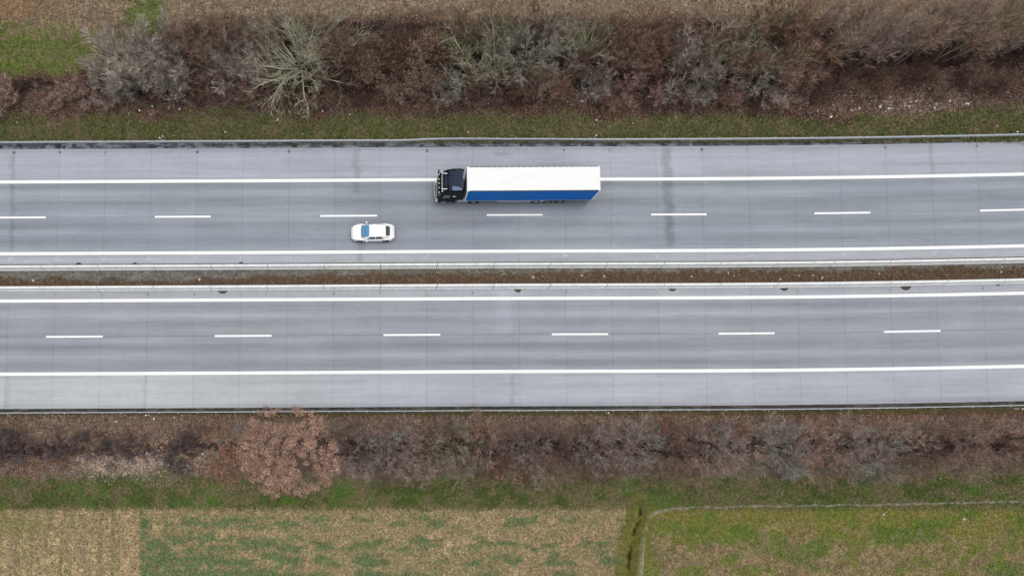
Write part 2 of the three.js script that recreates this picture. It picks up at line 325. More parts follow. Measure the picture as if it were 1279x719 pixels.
carriageway('eastbound_carriageway', 'empty concrete carriageway beside the fields', S.foot, S.edge, {
  joint: xm(66.3, 440), cuts: [S.dash, S.outer + 0.35], dash: S.dash, lines: [S.inner, S.outer], dashes: loDash,
  lane: (t) => t < S.dash ? 0 : t < S.outer + 0.35 ? 1 : 2,
  base: (X, t) => {
    const sh = smooth(S.outer - 0.2, S.outer + 0.2, t), ins = smooth(S.inner + 0.1, S.inner - 0.2, t), m = fbm(X * 0.06, t * 0.3, 27, 2);
    const c = [138, 142, 150]; mix3(c, [140, 144, 149], smooth(0.45, 0.7, m)); mix3(c, lerp3([165, 169, 170], [157, 160, 168], smooth(-30, 10, X)), sh); mix3(c, [158, 160, 167], ins); return c;
  },
  bands: [[S.inner + 0.8, 0.3, -0.05], [S.inner + 1.65, 0.25, 0.06], [S.inner + 2.45, 0.4, -0.06], [S.dash + 0.0, 0.1, -0.07], [S.dash - 0.6, 0.25, 0.03], [S.dash + 1.2, 0.5, -0.1], [S.dash + 2.2, 0.22, 0.05], [S.dash + 3.05, 0.4, -0.08], [S.edge - 0.25, 0.2, -0.05]],
  stains: [[xm(630, 400), 0.9, S.foot, S.dash, 0.05], [xm(180, 490), 0.2, S.outer, S.edge, -0.05], [xm(8, 480), 0.3, S.outer, S.edge, -0.05], [xm(640, 490), 0.25, S.outer, S.edge, -0.06]],
  marks: [[S.foot + 0.35, -0.18, 0.14]],
});
function lerp3(a, b, t) { return [lerp(a[0], b[0], t), lerp(a[1], b[1], t), lerp(a[2], b[2], t)]; }

// dirty gutter strips between pavement and guardrail
function gutter(name, za, zb, label, c0, c1, seed) {
  const tx = texture(2048, 64, (u, v, o) => { const X = u * 130, t = v * 0.8; o[0] = c0[0]; o[1] = c0[1]; o[2] = c0[2]; mix3(o, c1, smooth(0.42, 0.62, fbm(X * 1.1, t * 2.5, seed, 4))); mix3(o, [34, 36, 40], smooth(0.58, 0.7, fbm(X * 1.7, t * 2, seed + 3, 3)) * 0.9); const k = 0.8 + 0.4 * hash(Math.floor(u * 2048), Math.floor(v * 64), seed); o[0] *= k; o[1] *= k; o[2] *= k; });
  const g = surf(130, 2, (u, v) => { const X = lerp(X0, X1, u); return [X, -0.012 - 0.02 * Math.sin(v * Math.PI), lerp(za, zb, v) + off(X)]; });
  return struct(mesh(name, g, new THREE.MeshStandardMaterial({ map: tx, roughness: 0.9 })), label, 'gutter');
}
gutter('gutter', N.gutter0, N.edge - 0.005, 'dark dirty gutter strip along the hedge side', [66, 70, 80], [112, 114, 122], 101);
gutter('gutter', S.edge + 0.005, S.gutter1, 'dark dirty gutter strip along the field side', [48, 46, 42], [78, 76, 70], 111);

// ───────────────────────── median ─────────────────────────
{
  const za = N.foot + 0.01, zb = S.foot - 0.01;
  const tx = texture(2048, 128, (u, v, o) => {
    const X = lerp(X0, X1, u), t = lerp(za, zb, v), w = (t - B1) / (B2 - B1), [sx] = survey(X, t);
    o[0] = 98; o[1] = 95; o[2] = 88; mix3(o, [114, 111, 104], smooth(0.45, 0.7, fbm(X * 2, t * 3, 121, 3))); mix3(o, [80, 78, 72], smooth(0.66, 0.78, fbm(X * 5, t * 6, 122, 2)));
    const ed = 0.55 - 0.26 * smooth(200, 620, sx) + (fbm(X * 0.35, 2, 123, 3) - 0.5) * 0.5;
    mix3(o, [84, 68, 58], smooth(ed - 0.05, ed + 0.06, w + (fbm(X * 3, t * 5, 124, 2) - 0.5) * 0.25));
    const k = 0.75 + 0.5 * hash(Math.floor(X * 15), Math.floor(t * 32), 125); o[0] *= k; o[1] *= k; o[2] *= k;
  });
  const g = surf(130, 4, (u, v) => { const X = lerp(X0, X1, u); return [X, -0.008, lerp(za, zb, v) + off(X)]; });
  struct(mesh('median_strip', g, new THREE.MeshPhysicalMaterial({ map: tx, roughness: 1, specularIntensity: 0.2 })), 'gravel strip with dry plants between the two barriers', 'median');
}
// concrete barriers of 6 m precast pieces
const barrierMat = new THREE.MeshStandardMaterial({ roughness: 0.85, map: texture(1024, 128, (u, v, o) => { const s = fbm(u * 60, v * 6, 131, 4), r = fbm(u * 12, v * 1.2, 132, 2); const k = 224 - 14 * smooth(0.5, 0.75, s) - 12 * smooth(0.55, 0.8, r); o[0] = k; o[1] = k * 1.005; o[2] = k * 1.0; if (hash(Math.floor(u * 1024), Math.floor(v * 128), 133) > 0.985) mix3(o, [110, 100, 92], 0.7); }) });
barrierMat.map.wrapS = barrierMat.map.wrapT = THREE.RepeatWrapping;
function barrier(zc, joint, label, notch) {
  const root = thing('concrete_barrier', label, 'barrier');
  const prof = [[-0.30, 0], [-0.30, 0.10], [-0.275, 0.14], [-0.165, 0.36], [-0.115, 0.82], [-0.085, 0.86], [0.085, 0.86], [0.115, 0.82], [0.165, 0.36], [0.275, 0.14], [0.30, 0.10], [0.30, 0]];
  let l = [0]; for (let i = 1; i < prof.length; i++) l.push(l[i - 1] + Math.hypot(prof[i][0] - prof[i - 1][0], prof[i][1] - prof[i - 1][1]));
  let n = 0;
  for (let X = joint - 6.05 * Math.ceil((joint - X0 + 60) / 6.05); X < X1 + 60; X += 6.05) {
    const pos = [], uv = [], idx = [], xs = [X + 0.03, X + 0.06, X + 6.05 - 0.06, X + 6.05 - 0.03], sk = 0.02;
    xs.forEach((x, i) => { const s = i === 0 || i === 3 ? 0.955 : 1; prof.forEach(([z, y], k) => { pos.push(x - z * 0.25, y * (y > 0.5 ? (s === 1 ? 1 : 0.985) : 1) - 0.005, zc + z * s + off(x)); uv.push(x / 9 + zc * 0.37, l[k] / 2.4); }); });
    const m = prof.length;
    for (let i = 0; i < 3; i++) for (let k = 0; k < m - 1; k++) { const a = i * m + k, b = a + 1, c = a + m, d = c + 1; idx.push(a, c, b, b, c, d); }
    for (const [b, f] of [[0, 1], [3 * m, 0]]) for (let k = 1; k < m - 1; k++) f ? idx.push(b, b + k, b + k + 1) : idx.push(b, b + k + 1, b + k);
    mesh('barrier_segment', geom(pos, idx, uv).toNonIndexed(), barrierMat, root).geometry.computeVertexNormals();
    n++;
  }
  // drain scoops at the foot: half-round dished openings edged by a thin lip
  for (const [px, py, w, side, dep] of notch) {
    const [x] = at(px, py), z = zc + side * 0.302 + off(x), k = 12, pos = [], idx = [], lip = [];
    const R = w / 2 * 0.85;
    pos.push(x, 0.004, z);
    for (let i = 0; i <= k; i++) { const a = i / k * Math.PI; pos.push(x + R * Math.cos(a), 0.006, z + side * dep * Math.sin(a) ** 1.3); }
    for (let i = 1; i <= k; i++) side > 0 ? idx.push(0, i + 1, i) : idx.push(0, i, i + 1);
    mesh('drain_opening', geom(pos, idx), std([0.06, 0.052, 0.045], 1), root);
    const pts = []; for (let i = 0; i <= k; i++) { const a = i / k * Math.PI; pts.push(new THREE.Vector3(x + R * Math.cos(a), 0.01, z + side * dep * Math.sin(a) ** 1.3)); }
    mesh('drain_lip', new THREE.TubeGeometry(new THREE.CatmullRomCurve3(pts), 16, 0.016, 5), std([0.12, 0.11, 0.1], 0.8), root);
  }
  return root;
}
barrier(B1, xm(55.8, 333), 'pale concrete barrier beside the carriageway with the truck and car', [[98, 328, 0.9, -1, 0.28], [168, 328, 0.7, -1, 0.26], [301, 327, 0.7, -1, 0.26]]);
barrier(B2, xm(54.5, 360), 'pale concrete barrier beside the empty carriageway', [[278, 363, 1.15, 1, 0.3], [647, 361, 0.9, 1, 0.32], [840, 360, 1.0, 1, 0.26], [980, 360, 1.0, 1, 0.3], [1132, 358, 1.35, 1, 0.42], [1247, 355, 0.6, 1, 0.12]]);

// ───────────────────────── guardrails ─────────────────────────
const steel = new THREE.MeshStandardMaterial({ roughness: 0.5, metalness: 0.35, map: texture(256, 64, (u, v, o) => { const k = 172 + (fbm(u * 30, v * 8, 141, 3) - 0.5) * 50; o[0] = k * 0.97; o[1] = k; o[2] = k * 1.03; }) });
steel.map.wrapS = steel.map.wrapT = THREE.RepeatWrapping;
const postMat = std([0.30, 0.31, 0.33], 0.6, { metalness: 0.4 });
function guardrail(zc, side, label, bulge) {                 // side: which way (z) the rail face looks
  const root = thing('guardrail', label, 'guardrail');
  const prof = [[0.0, 0.44], [0.03, 0.45], [0.075, 0.49], [0.075, 0.53], [0.015, 0.575], [0.015, 0.615], [0.075, 0.66], [0.075, 0.70], [0.03, 0.74], [-0.03, 0.755], [-0.03, 0.75]];
  const dev = (X) => (bulge ? -bulge * (smooth(xm(500, 175), xm(545, 175), X) - 0.45 * smooth(xm(560, 175), xm(640, 175), X) - 0.55 * smooth(xm(640, 175), xm(760, 175), X)) : 0) + (fbm(X * 0.11, 3, 143, 2) - 0.5) * 0.05;
  for (let X = -108; X < 138; X += 4) {
    const nx = 4, pos = [], uv = [], idx = [], m = prof.length;
    for (let i = 0; i <= nx; i++) { const x = lerp(X - 0.06, X + 4.06, i / nx); prof.forEach(([z, y], k) => { pos.push(x, y + (i === nx ? 0.004 : 0), zc + dev(x) + side * (z + (i === nx ? 0.006 : 0)) + off(x)); uv.push(x, k / m); }); }
    for (let i = 0; i < nx; i++) for (let k = 0; k < m - 1; k++) { const a = i * m + k, b = a + 1, c = a + m, d = c + 1; idx.push(a, b, c, b, d, c); }
    mesh('rail_section', geom(pos, idx, uv), steel, root);
    for (const dx of [0.5, 2.5]) {
      const x = X + dx, z = zc + dev(x) - side * 0.12 + off(x);
      const g = merge([block(x - 0.05, x + 0.05, -0.3, 0.70, z - 0.03, z + 0.03, 0.006), block(x - 0.035, x + 0.035, 0.5, 0.68, Math.min(z, z + side * 0.13), Math.max(z, z + side * 0.13), 0.005)]);
      mesh('post', g, postMat, root);
    }
  }
  return root;
}
guardrail(N.rail, 1, 'galvanised steel guardrail along the hedge verge, slightly dented', 0.13);
guardrail(S.rail, -1, 'galvanised steel guardrail along the embankment above the fields', 0);

// delineator posts
function delineator(px, py, label) {
  const [x, z] = at(px, py), r = thing('delineator_post', label, 'road post', 'delineator posts along the guardrails');
  r.position.set(x, groundY(x, z) - 0.05, z);
  const sh = new THREE.Shape([[-0.06, -0.05], [0.06, -0.05], [0.035, 0.06], [-0.035, 0.06]].map((p) => new THREE.Vector2(...p)));
  const g = new THREE.ExtrudeGeometry(sh, { depth: 1.0, bevelEnabled: true, bevelSize: 0.006, bevelThickness: 0.006, bevelSegments: 1 }).rotateX(-Math.PI / 2);
  mesh('shaft', g, std([0.78, 0.78, 0.76], 0.5), r);
  mesh('black_band', block(-0.068, 0.068, 0.72, 0.88, -0.068, 0.062, 0.01), std([0.03, 0.03, 0.03], 0.5), r);
  mesh('reflector', block(-0.02, 0.02, 0.74, 0.86, 0.0625, 0.07, 0.002), std([0.8, 0.8, 0.78], 0.25), r);
}
for (const [px, py] of [[203, 176.4], [742, 173.4], [1262, 169]]) delineator(px, py, 'white delineator post behind the guardrail at the hedge verge');
for (const [px, py] of [[186, 518.5], [757, 515.6], [1268, 510.5]]) delineator(px, py, 'white delineator post behind the guardrail above the fields');

// narrow trodden path round the meadow corner
{
  const c = new THREE.CatmullRomCurve3(PATH.map(([x, z]) => new THREE.Vector3(x, 0, z))), n = 240;
  const pts = c.getSpacedPoints(n), pos = [], uv = [], idx = [];
  let L = 0;
  pts.forEach((p, i) => {
    const t = c.getTangentAt(i / n), w = 0.13 + 0.2 * smooth(0.22, 0.02, i / n) + (fbm(i * 0.21, 4, 151, 2) - 0.5) * 0.1, wob = (fbm(i * 0.17, 9, 152, 2) - 0.5) * 0.22; if (i) L += p.distanceTo(pts[i - 1]);
    for (const s of [-1, 0, 1]) { const x = p.x - t.z * (s * w + wob), z = p.z + t.x * (s * w + wob); pos.push(x, groundY(x, z) + (s ? 0.008 : 0.05), z); uv.push(L / 4, (s + 1) / 2); }
    if (i) { const b = (i - 1) * 3; for (const k of [0, 1]) idx.push(b + k, b + 3 + k, b + 1 + k, b + 1 + k, b + 3 + k, b + 4 + k); }
  });
  const tx = texture(1024, 32, (u, v, o) => { const k = fbm(u * 200, v * 4, 153, 3); o[0] = 142; o[1] = 138; o[2] = 126; mix3(o, [168, 164, 152], smooth(0.5, 0.7, k)); mix3(o, [96, 96, 74], smooth(0.5, 0.3, k) * 0.8); });
  tx.wrapS = THREE.RepeatWrapping;
  const g = geom(pos, idx, uv);
  struct(mesh('narrow_path', g, new THREE.MeshStandardMaterial({ map: tx, roughness: 1, side: THREE.DoubleSide })), 'narrow pale path curving round the meadow corner', 'path');
}
// ───────────────────────── vehicles (both drive towards -x) ─────────────────────────
function wheel(parent, x, y, z, r, w, side, rimMat, name = 'wheel') {
  const p = [[r * 0.62, -w / 2], [r * 0.93, -w / 2], [r, -w * 0.36], [r, w * 0.36], [r * 0.93, w / 2], [r * 0.62, w / 2]].map((a) => new THREE.Vector2(...a));
  const t = mesh(name, new THREE.LatheGeometry(p, 28).rotateX(Math.PI / 2), tyreMat, parent); t.position.set(x, y, z);
  const q = [[0.001, w * 0.30], [r * 0.16, w * 0.34], [r * 0.2, w * 0.24], [r * 0.5, w * 0.2], [r * 0.6, w * 0.42], [r * 0.64, w * 0.46], [r * 0.64, -w * 0.4]].map((a) => new THREE.Vector2(...a));
  const rim = mesh('rim', new THREE.LatheGeometry(q, 24).rotateX(side > 0 ? Math.PI / 2 : -Math.PI / 2), rimMat, t);
  return t;
}
const tyreMat = std([0.018, 0.018, 0.019], 0.9), rimSilver = std([0.2, 0.205, 0.21], 0.45, { metalness: 0.5, side: THREE.DoubleSide }), darkPlastic = std([0.02, 0.02, 0.022], 0.55);
const glassDark = new THREE.MeshPhysicalMaterial({ roughness: 0.04, metalness: 0, clearcoat: 1, clearcoatRoughness: 0.03 }); glassDark.color.setRGB(0.012, 0.016, 0.022);
const chrome = std([0.75, 0.76, 0.78], 0.18, { metalness: 0.95 }), lampWhite = std([0.82, 0.84, 0.82], 0.2), lampAmber = std([0.7, 0.28, 0.03], 0.25), lampRed = std([0.45, 0.02, 0.02], 0.25);
const extrude = (pts, depth, bevel, seg = 2) => new THREE.ExtrudeGeometry(new THREE.Shape(pts.map((p) => new THREE.Vector2(...p))), { depth: depth - 2 * bevel, bevelEnabled: bevel > 0, bevelSize: bevel, bevelThickness: bevel, bevelSegments: seg, bevelOffset: -bevel }).translate(0, 0, -(depth - 2 * bevel) / 2);

// articulated truck; local x = 0 at the trailer's front wall, trailer towards +x, cab towards -x
{
  const [fx, fz] = at(583.6, 223.3, 4.0);
  const T = thing('articulated_truck', 'articulated truck, black cab pulling a blue curtain trailer with white roof', 'truck');
  T.position.set(fx, 0.0, fz); T.rotation.y = 0.006;
  const black = new THREE.MeshPhysicalMaterial({ roughness: 0.4, specularIntensity: 0.15 }); black.color.setRGB(0.006, 0.007, 0.009);
  const navy = new THREE.MeshPhysicalMaterial({ roughness: 0.5, specularIntensity: 0.5 }); navy.color.setRGB(0.012, 0.022, 0.042);
  const L = 13.62, W = 2.55, hw = W / 2;
  // --- trailer
  const roofMat = new THREE.MeshStandardMaterial({ roughness: 0.7, map: texture(512, 128, (u, v, o) => { const k = 229 - 7 * smooth(0.55, 0.8, fbm(u * 8, v * 3, 161, 4)) - 5 * hash(Math.floor(u * 512), Math.floor(v * 128), 162); o[0] = k; o[1] = k; o[2] = k * 0.99; }) });
  const whiteMetal = std([0.72, 0.73, 0.74], 0.5), railDark = std([0.05, 0.055, 0.065], 0.6), chassisMat = std([0.07, 0.025, 0.025], 0.7), greyMetal = std([0.28, 0.29, 0.3], 0.55, { metalness: 0.4 });
  const bed = mesh('trailer_bed', block(0.02, L, 1.02, 1.2, -hw + 0.02, hw - 0.02, 0.02), std([0.05, 0.07, 0.12], 0.6), T);
  const roof = mesh('trailer_roof', surf(132, 8, (u, v) => { const x = lerp(0.06, L - 0.05, u), z = lerp(-hw + 0.05, hw - 0.05, v); return [x, 3.975 + 0.018 * (1 - (2 * v - 1) ** 2) + 0.012 * Math.cos(u * Math.PI * 2 * 22), z]; }), roofMat, T);
  for (let i = 0; i < 22; i++) { const x = 0.3 + i * 0.62; mesh('roof_bow', block(x - 0.02, x + 0.02, 3.9, 3.965, -hw + 0.08, hw - 0.08, 0.005), greyMetal, roof); }
  mesh('roof_front_cap', block(-0.02, 0.26, 3.9, 4.005, -hw, hw, 0.03), whiteMetal, roof);
  mesh('roof_rear_cap', block(L - 0.16, L + 0.02, 3.9, 3.997, -hw, hw, 0.02), whiteMetal, roof);
  for (const s of [-1, 1]) mesh('roof_rail', block(0.27, L - 0.17, 3.86, 3.99, s > 0 ? hw - 0.065 : -hw - 0.01, s > 0 ? hw + 0.01 : -hw + 0.065, 0.015), railDark, roof);
  const blue = new THREE.MeshPhysicalMaterial({ roughness: 0.6, specularIntensity: 0.3, map: texture(512, 128, (u, v, o) => { const k = 0.94 + 0.12 * fbm(u * 14, v * 4, 163, 3); o[0] = 8 * k; o[1] = 98 * k; o[2] = 180 * k; mix3(o, [70, 90, 120], 0.25 * smooth(0.6, 0.8, fbm(u * 30, v * 2, 164, 3)) * smooth(0.35, 0.05, v)); }) });
  for (const s of [-1, 1]) {
    const c = mesh('side_curtain', surf(90, 10, (u, v) => { const x = lerp(0.12, L - 0.12, u), y = lerp(1.12, 3.88, v), bulge = 0.012 * Math.sin(v * Math.PI) + 0.007 * Math.sin(u * 64) * (1 - v * 0.6); return [x, y, s * (hw - 0.004 + bulge)]; }), blue, T);
    blue.side = THREE.DoubleSide;
    mesh('hem_strip', block(0.14, L - 0.14, 1.1, 1.19, s > 0 ? hw + 0.008 : -hw - 0.02, s > 0 ? hw + 0.02 : -hw - 0.008, 0.004), std([0.35, 0.42, 0.55], 0.5), c);
    for (let i = 0; i < 20; i++) mesh('strap', block(0.5 + i * 0.67, 0.54 + i * 0.67, 0.94, 1.3, s > 0 ? hw + 0.021 : -hw - 0.026, s > 0 ? hw + 0.026 : -hw - 0.021, 0.001), std([0.05, 0.06, 0.09], 0.7), c);
    mesh('corner_post', block(-0.01, 0.115, 1.02, 3.9, s > 0 ? hw - 0.1 : -hw - 0.012, s > 0 ? hw + 0.012 : -hw + 0.1, 0.015), whiteMetal, T);
    mesh('corner_post', block(L - 0.115, L + 0.012, 1.02, 3.9, s > 0 ? hw - 0.1 : -hw - 0.012, s > 0 ? hw + 0.012 : -hw + 0.1, 0.015), whiteMetal, T);
    const g = [block(3.6, 8.9, 0.78, 0.92, s * (hw - 0.06) - 0.015, s * (hw - 0.06) + 0.015, 0.008), block(3.6, 8.9, 0.5, 0.62, s * (hw - 0.06) - 0.015, s * (hw - 0.06) + 0.015, 0.008)];
    for (const x of [4.1, 6.2, 8.4]) g.push(block(x - 0.03, x + 0.03, 0.46, 1.05, s * (hw - 0.1) - 0.02, s * (hw - 0.1) + 0.02, 0.005));
    mesh('side_guard', merge(g), std([0.55, 0.56, 0.57], 0.45, { metalness: 0.5 }), T);
    for (const x of [7.75, 9.06, 10.37]) wheel(T, x, 0.5, s * (hw - 0.21), 0.5, 0.38, s, rimSilver);
    mesh('mudguard', merge([7.75, 9.06, 10.37].map((x) => new THREE.CylinderGeometry(0.6, 0.6, 0.42, 20, 1, true, -0.9, 1.8).rotateX(Math.PI / 2).rotateZ(0).translate(x, 0.5, s * (hw - 0.23)))), std([0.03, 0.03, 0.03], 0.8, { side: THREE.DoubleSide }), T);
  }
  mesh('front_wall', block(0.0, 0.06, 1.05, 3.9, -hw + 0.1, hw - 0.1, 0.01), whiteMetal, T);
  for (const s of [-1, 1]) {
    const d = mesh('rear_door', block(L - 0.05, L + 0.008, 1.1, 3.88, s > 0 ? 0.008 : -hw + 0.105, s > 0 ? hw - 0.105 : -0.008, 0.01), whiteMetal, T);
    for (const o of [0.3, 0.85]) mesh('lock_rod', new THREE.CylinderGeometry(0.016, 0.016, 2.8, 8).translate(L + 0.03, 2.49, s * o), greyMetal, d);
    mesh('tail_lamp', block(L + 0.012, L + 0.06, 0.86, 1.0, s * 0.95 - 0.2, s * 0.95 + 0.2, 0.01), lampRed, T);
  }
  mesh('rear_bumper', block(L - 0.12, L + 0.0, 0.48, 0.62, -hw + 0.1, hw - 0.1, 0.015), greyMetal, T);
  mesh('chassis_beam', merge([-0.45, 0.45].map((z) => block(0.4, L - 0.1, 0.72, 1.03, z - 0.05, z + 0.05, 0.01))), std([0.05, 0.05, 0.055], 0.7), T);
  mesh('landing_leg', merge([-0.75, 0.75].flatMap((z) => [block(2.75, 2.87, 0.4, 1.03, z - 0.06, z + 0.06, 0.01), block(2.68, 2.94, 0.32, 0.42, z - 0.13, z + 0.13, 0.02)])), greyMetal, T);
  // --- tractor: chassis, cab
  const CB = -0.52, CF = -2.86;                                // cab back and front
  mesh('tractor_frame', merge([...[-0.4, 0.4].map((z) => block(-2.4, 3.1, 0.62, 0.92, z - 0.05, z + 0.05, 0.01)), block(-0.5, 0.7, 0.9, 0.96, -0.55, 0.55, 0.02)]), chassisMat, T);
  mesh('fifth_wheel', new THREE.CylinderGeometry(0.46, 0.5, 0.1, 20).translate(1.0, 0.97, 0), darkPlastic, T);
  const prof = [[CF + 0.02, 0.42], [CF - 0.02, 1.0], [CF + 0.02, 1.75], [CF + 0.34, 2.92], [CF + 0.55, 3.12], [CF + 0.95, 3.5], [CF + 1.5, 3.68], [CB - 0.06, 3.74], [CB, 3.68], [CB, 1.1], [CF + 1.9, 1.05], [CF + 1.85, 0.62], [CF + 0.6, 0.42]];
  const cab = mesh('cab', extrude(prof, 2.46, 0.09, 3), black, T);
  // roof of the cab: navy shell with raised ribs and side fairings
  mesh('cab_roof', surf(10, 16, (u, v) => { const x = lerp(CF + 0.58, CB - 0.1, u), z = lerp(-1.1, 1.1, v), y = u < 0.32 ? lerp(3.16, 3.53, u / 0.32) : lerp(3.53, 3.75, Math.pow((u - 0.32) / 0.68, 0.7)); const e = Math.abs(2 * v - 1); return [x, y + 0.02 + 0.05 * (1 - e * e), z]; }), Object.assign(navy, { side: THREE.DoubleSide }), cab);
  for (const z of [-0.62, -0.2, 0.2, 0.62]) mesh('roof_rib', surf(8, 2, (u, v) => { const x = lerp(CF + 1.0, CB - 0.16, u); const y = 3.53 + 0.22 * Math.pow(u, 0.7); return [x, y + 0.06 + (v === 0.5 ? 0.045 : 0), z + (v - 0.5) * 0.09]; }), navy, cab);
  mesh('roof_deflector', extrude([[CF + 1.42, 3.74], [CB + 0.0, 3.78], [CB + 0.16, 3.98], [CB - 0.1, 3.96]], 1.9, 0.02), navy, cab);
  mesh('deflector_plate', surf(6, 3, (u, v) => [lerp(CF + 1.35, CB + 0.02, u), 3.9 + 0.05 * u, lerp(0.86, 1.16, v) - 0.16 * (1 - u) * (1 - v)]), std([0.09, 0.13, 0.2], 0.5, { side: THREE.DoubleSide }), cab);
  for (const s of [-1, 1]) mesh('side_fairing', extrude([[CB - 0.02, 1.1], [CB + 0.34, 1.1], [CB + 0.3, 3.5], [CB - 0.02, 3.66]], 0.06, 0.02).translate(0, 0, s * 1.18), black, cab);
  const nrm = [-0.96, 0.28];
  mesh('windscreen', surf(2, 12, (u, v) => { const x = lerp(CF + 0.05, CF + 0.30, u), y = lerp(1.86, 2.78, u), z = lerp(-1.08, 1.08, v), e = Math.abs(2 * v - 1); return [x - 0.022 + 0.02 * e * e, y, z]; }), Object.assign(glassDark.clone(), { side: THREE.DoubleSide }), cab);
  mesh('sun_visor', extrude([[CF + 0.3, 2.9], [CF + 0.0, 2.76], [CF + 0.01, 2.73], [CF + 0.32, 2.84]], 2.2, 0.015), black, cab);
  for (const z of [-0.95, -0.45, 0, 0.45, 0.95]) mesh('visor_lamp', block(CF + 0.02, CF + 0.11, 2.76, 2.84, z - 0.06, z + 0.06, 0.02), lampWhite, cab);
  // roof light board with a row of white letters, and two horns
  mesh('sign_board', extrude([[CF + 0.36, 3.0], [CF + 0.3, 3.08], [CF + 0.4, 3.3], [CF + 0.52, 3.22]], 1.9, 0.015), darkPlastic, cab);
  for (let i = 0; i < 7; i++) { const z = -0.66 + i * 0.22; mesh('sign_letter', merge([block(-0.012, 0.012, -0.11, 0.11, -0.07, -0.03, 0.004), block(-0.012, 0.012, -0.11, 0.11, 0.03, 0.07, 0.004), block(-0.012, 0.012, i % 2 ? -0.11 : 0.07, i % 2 ? -0.07 : 0.11, -0.03, 0.03, 0.004)]).rotateZ(-0.43).translate(CF + 0.335, 3.2, z), lampWhite, cab); }
  for (const z of [-0.82, 0.82]) mesh('air_horn', new THREE.LatheGeometry([[0.012, 0.62], [0.03, 0.5], [0.035, 0.2], [0.07, 0.05], [0.1, 0], [0.07, 0.02]].map((p) => new THREE.Vector2(...p)), 14).rotateZ(-Math.PI / 2).translate(CF + 0.3, 3.42, z), chrome, cab);
  for (const z of [-1.0, 1.0]) mesh('spot_lamp', new THREE.CylinderGeometry(0.1, 0.08, 0.1, 16).rotateZ(Math.PI / 2).translate(CF + 0.36, 3.28, z), lampWhite, cab);
  mesh('grille', block(CF - 0.075, CF - 0.02, 0.82, 1.66, -0.95, 0.95, 0.02), darkPlastic, cab);
  for (let i = 0; i < 5; i++) mesh('grille_bar', block(CF - 0.1, CF - 0.076, 0.9 + i * 0.16, 0.94 + i * 0.16, -0.9, 0.9, 0.005), chrome, cab);
  const bumper = mesh('bumper', surf(4, 16, (u, v) => { const z = lerp(-1.22, 1.22, v), e = Math.abs(2 * v - 1), y = [0.32, 0.5, 0.72, 0.82, 0.82][Math.round(u * 4)], o = [0.05, 0, 0, 0.05, 0.3][Math.round(u * 4)]; return [CF - 0.2 + o + 0.22 * Math.pow(e, 4), y, z]; }), std([0.2, 0.21, 0.22], 0.4, { metalness: 0.4, side: THREE.DoubleSide }), cab);
  mesh('bull_bar', new THREE.TubeGeometry(new THREE.CatmullRomCurve3([[0.1, 1.15], [-0.24, 0.8], [-0.33, 0], [-0.24, -0.8], [0.1, -1.15]].map(([x, z]) => new THREE.Vector3(CF + x, 0.9, z))), 24, 0.035, 8), chrome, T);
  for (const s of [-1, 1]) {
    mesh('headlight', block(CF - 0.2, CF + 0.06, 0.56, 0.74, s * 0.98 - 0.18, s * 0.98 + 0.18, 0.03), lampWhite, cab);
    mesh('side_window', extrude([[CF + 0.42, 1.9], [CF + 1.2, 1.9], [CF + 1.2, 2.72], [CF + 0.6, 2.72]], 0.02, 0.004).translate(0, 0, s * 1.235), glassDark, cab);
    const door = mesh('door', extrude([[CF + 0.3, 1.1], [CF + 1.3, 1.1], [CF + 1.3, 1.84], [CF + 0.34, 1.84]], 0.02, 0.006).translate(0, 0, s * 1.232), black, cab);
    const mir = mesh('mirror', block(CF - 0.02, CF + 0.14, 1.95, 2.72, s > 0 ? 1.3 : -1.52, s > 0 ? 1.52 : -1.3, 0.05), black, cab);
    mesh('mirror_arm', merge([block(CF + 0.04, CF + 0.1, 2.66, 2.7, s > 0 ? 1.15 : -1.36, s > 0 ? 1.36 : -1.15, 0.01), block(CF + 0.04, CF + 0.1, 2.02, 2.06, s > 0 ? 1.15 : -1.36, s > 0 ? 1.36 : -1.15, 0.01)]), darkPlastic, cab);
    mesh('step', merge([0.42, 0.75].map((y) => block(CF + 0.35, CF + 0.95, y, y + 0.05, s > 0 ? 1.16 : -1.27, s > 0 ? 1.27 : -1.16, 0.01))), greyMetal, cab);
    mesh('door_light', block(CF + 1.5, CF + 1.82, 2.35, 2.5, s > 0 ? 1.236 : -1.3, s > 0 ? 1.3 : -1.236, 0.03), lampWhite, cab);
    mesh('fuel_tank', extrude([[-0.55, 0.42], [0.55, 0.42], [0.62, 0.5], [0.62, 0.92], [0.55, 1.0], [-0.55, 1.0], [-0.62, 0.92], [-0.62, 0.5]], 0.55, 0.04).translate(-0.15, 0, s * 0.93), std([0.5, 0.51, 0.52], 0.35, { metalness: 0.6 }), T);
    wheel(T, CF + 1.38, 0.5, s * 1.06, 0.5, 0.34, s, rimSilver);
    wheel(T, 1.05, 0.5, s * 0.96, 0.5, 0.58, s, rimSilver);
    mesh('mudguard', new THREE.CylinderGeometry(0.6, 0.6, 0.6, 20, 1, true, -1.2, 2.4).rotateX(Math.PI / 2).translate(1.05, 0.5, s * 0.96), std([0.03, 0.03, 0.03], 0.8, { side: THREE.DoubleSide }), T);
  }
  mesh('exhaust_stack', new THREE.CylinderGeometry(0.11, 0.11, 2.2, 14).translate(-0.34, 2.3, -0.7), greyMetal, T);
  mesh('cooling_unit', block(CB - 0.08, CB + 0.22, 3.3, 3.86, -0.5, -0.1, 0.04), std([0.8, 0.8, 0.8], 0.4), cab);
  mesh('air_hose', new THREE.TubeGeometry(new THREE.CatmullRomCurve3([[-0.5, 1.6, 0.3], [-0.3, 1.25, 0.4], [-0.02, 1.7, 0.25]].map((p) => new THREE.Vector3(...p))), 14, 0.025, 6), std([0.4, 0.03, 0.03], 0.5), T);
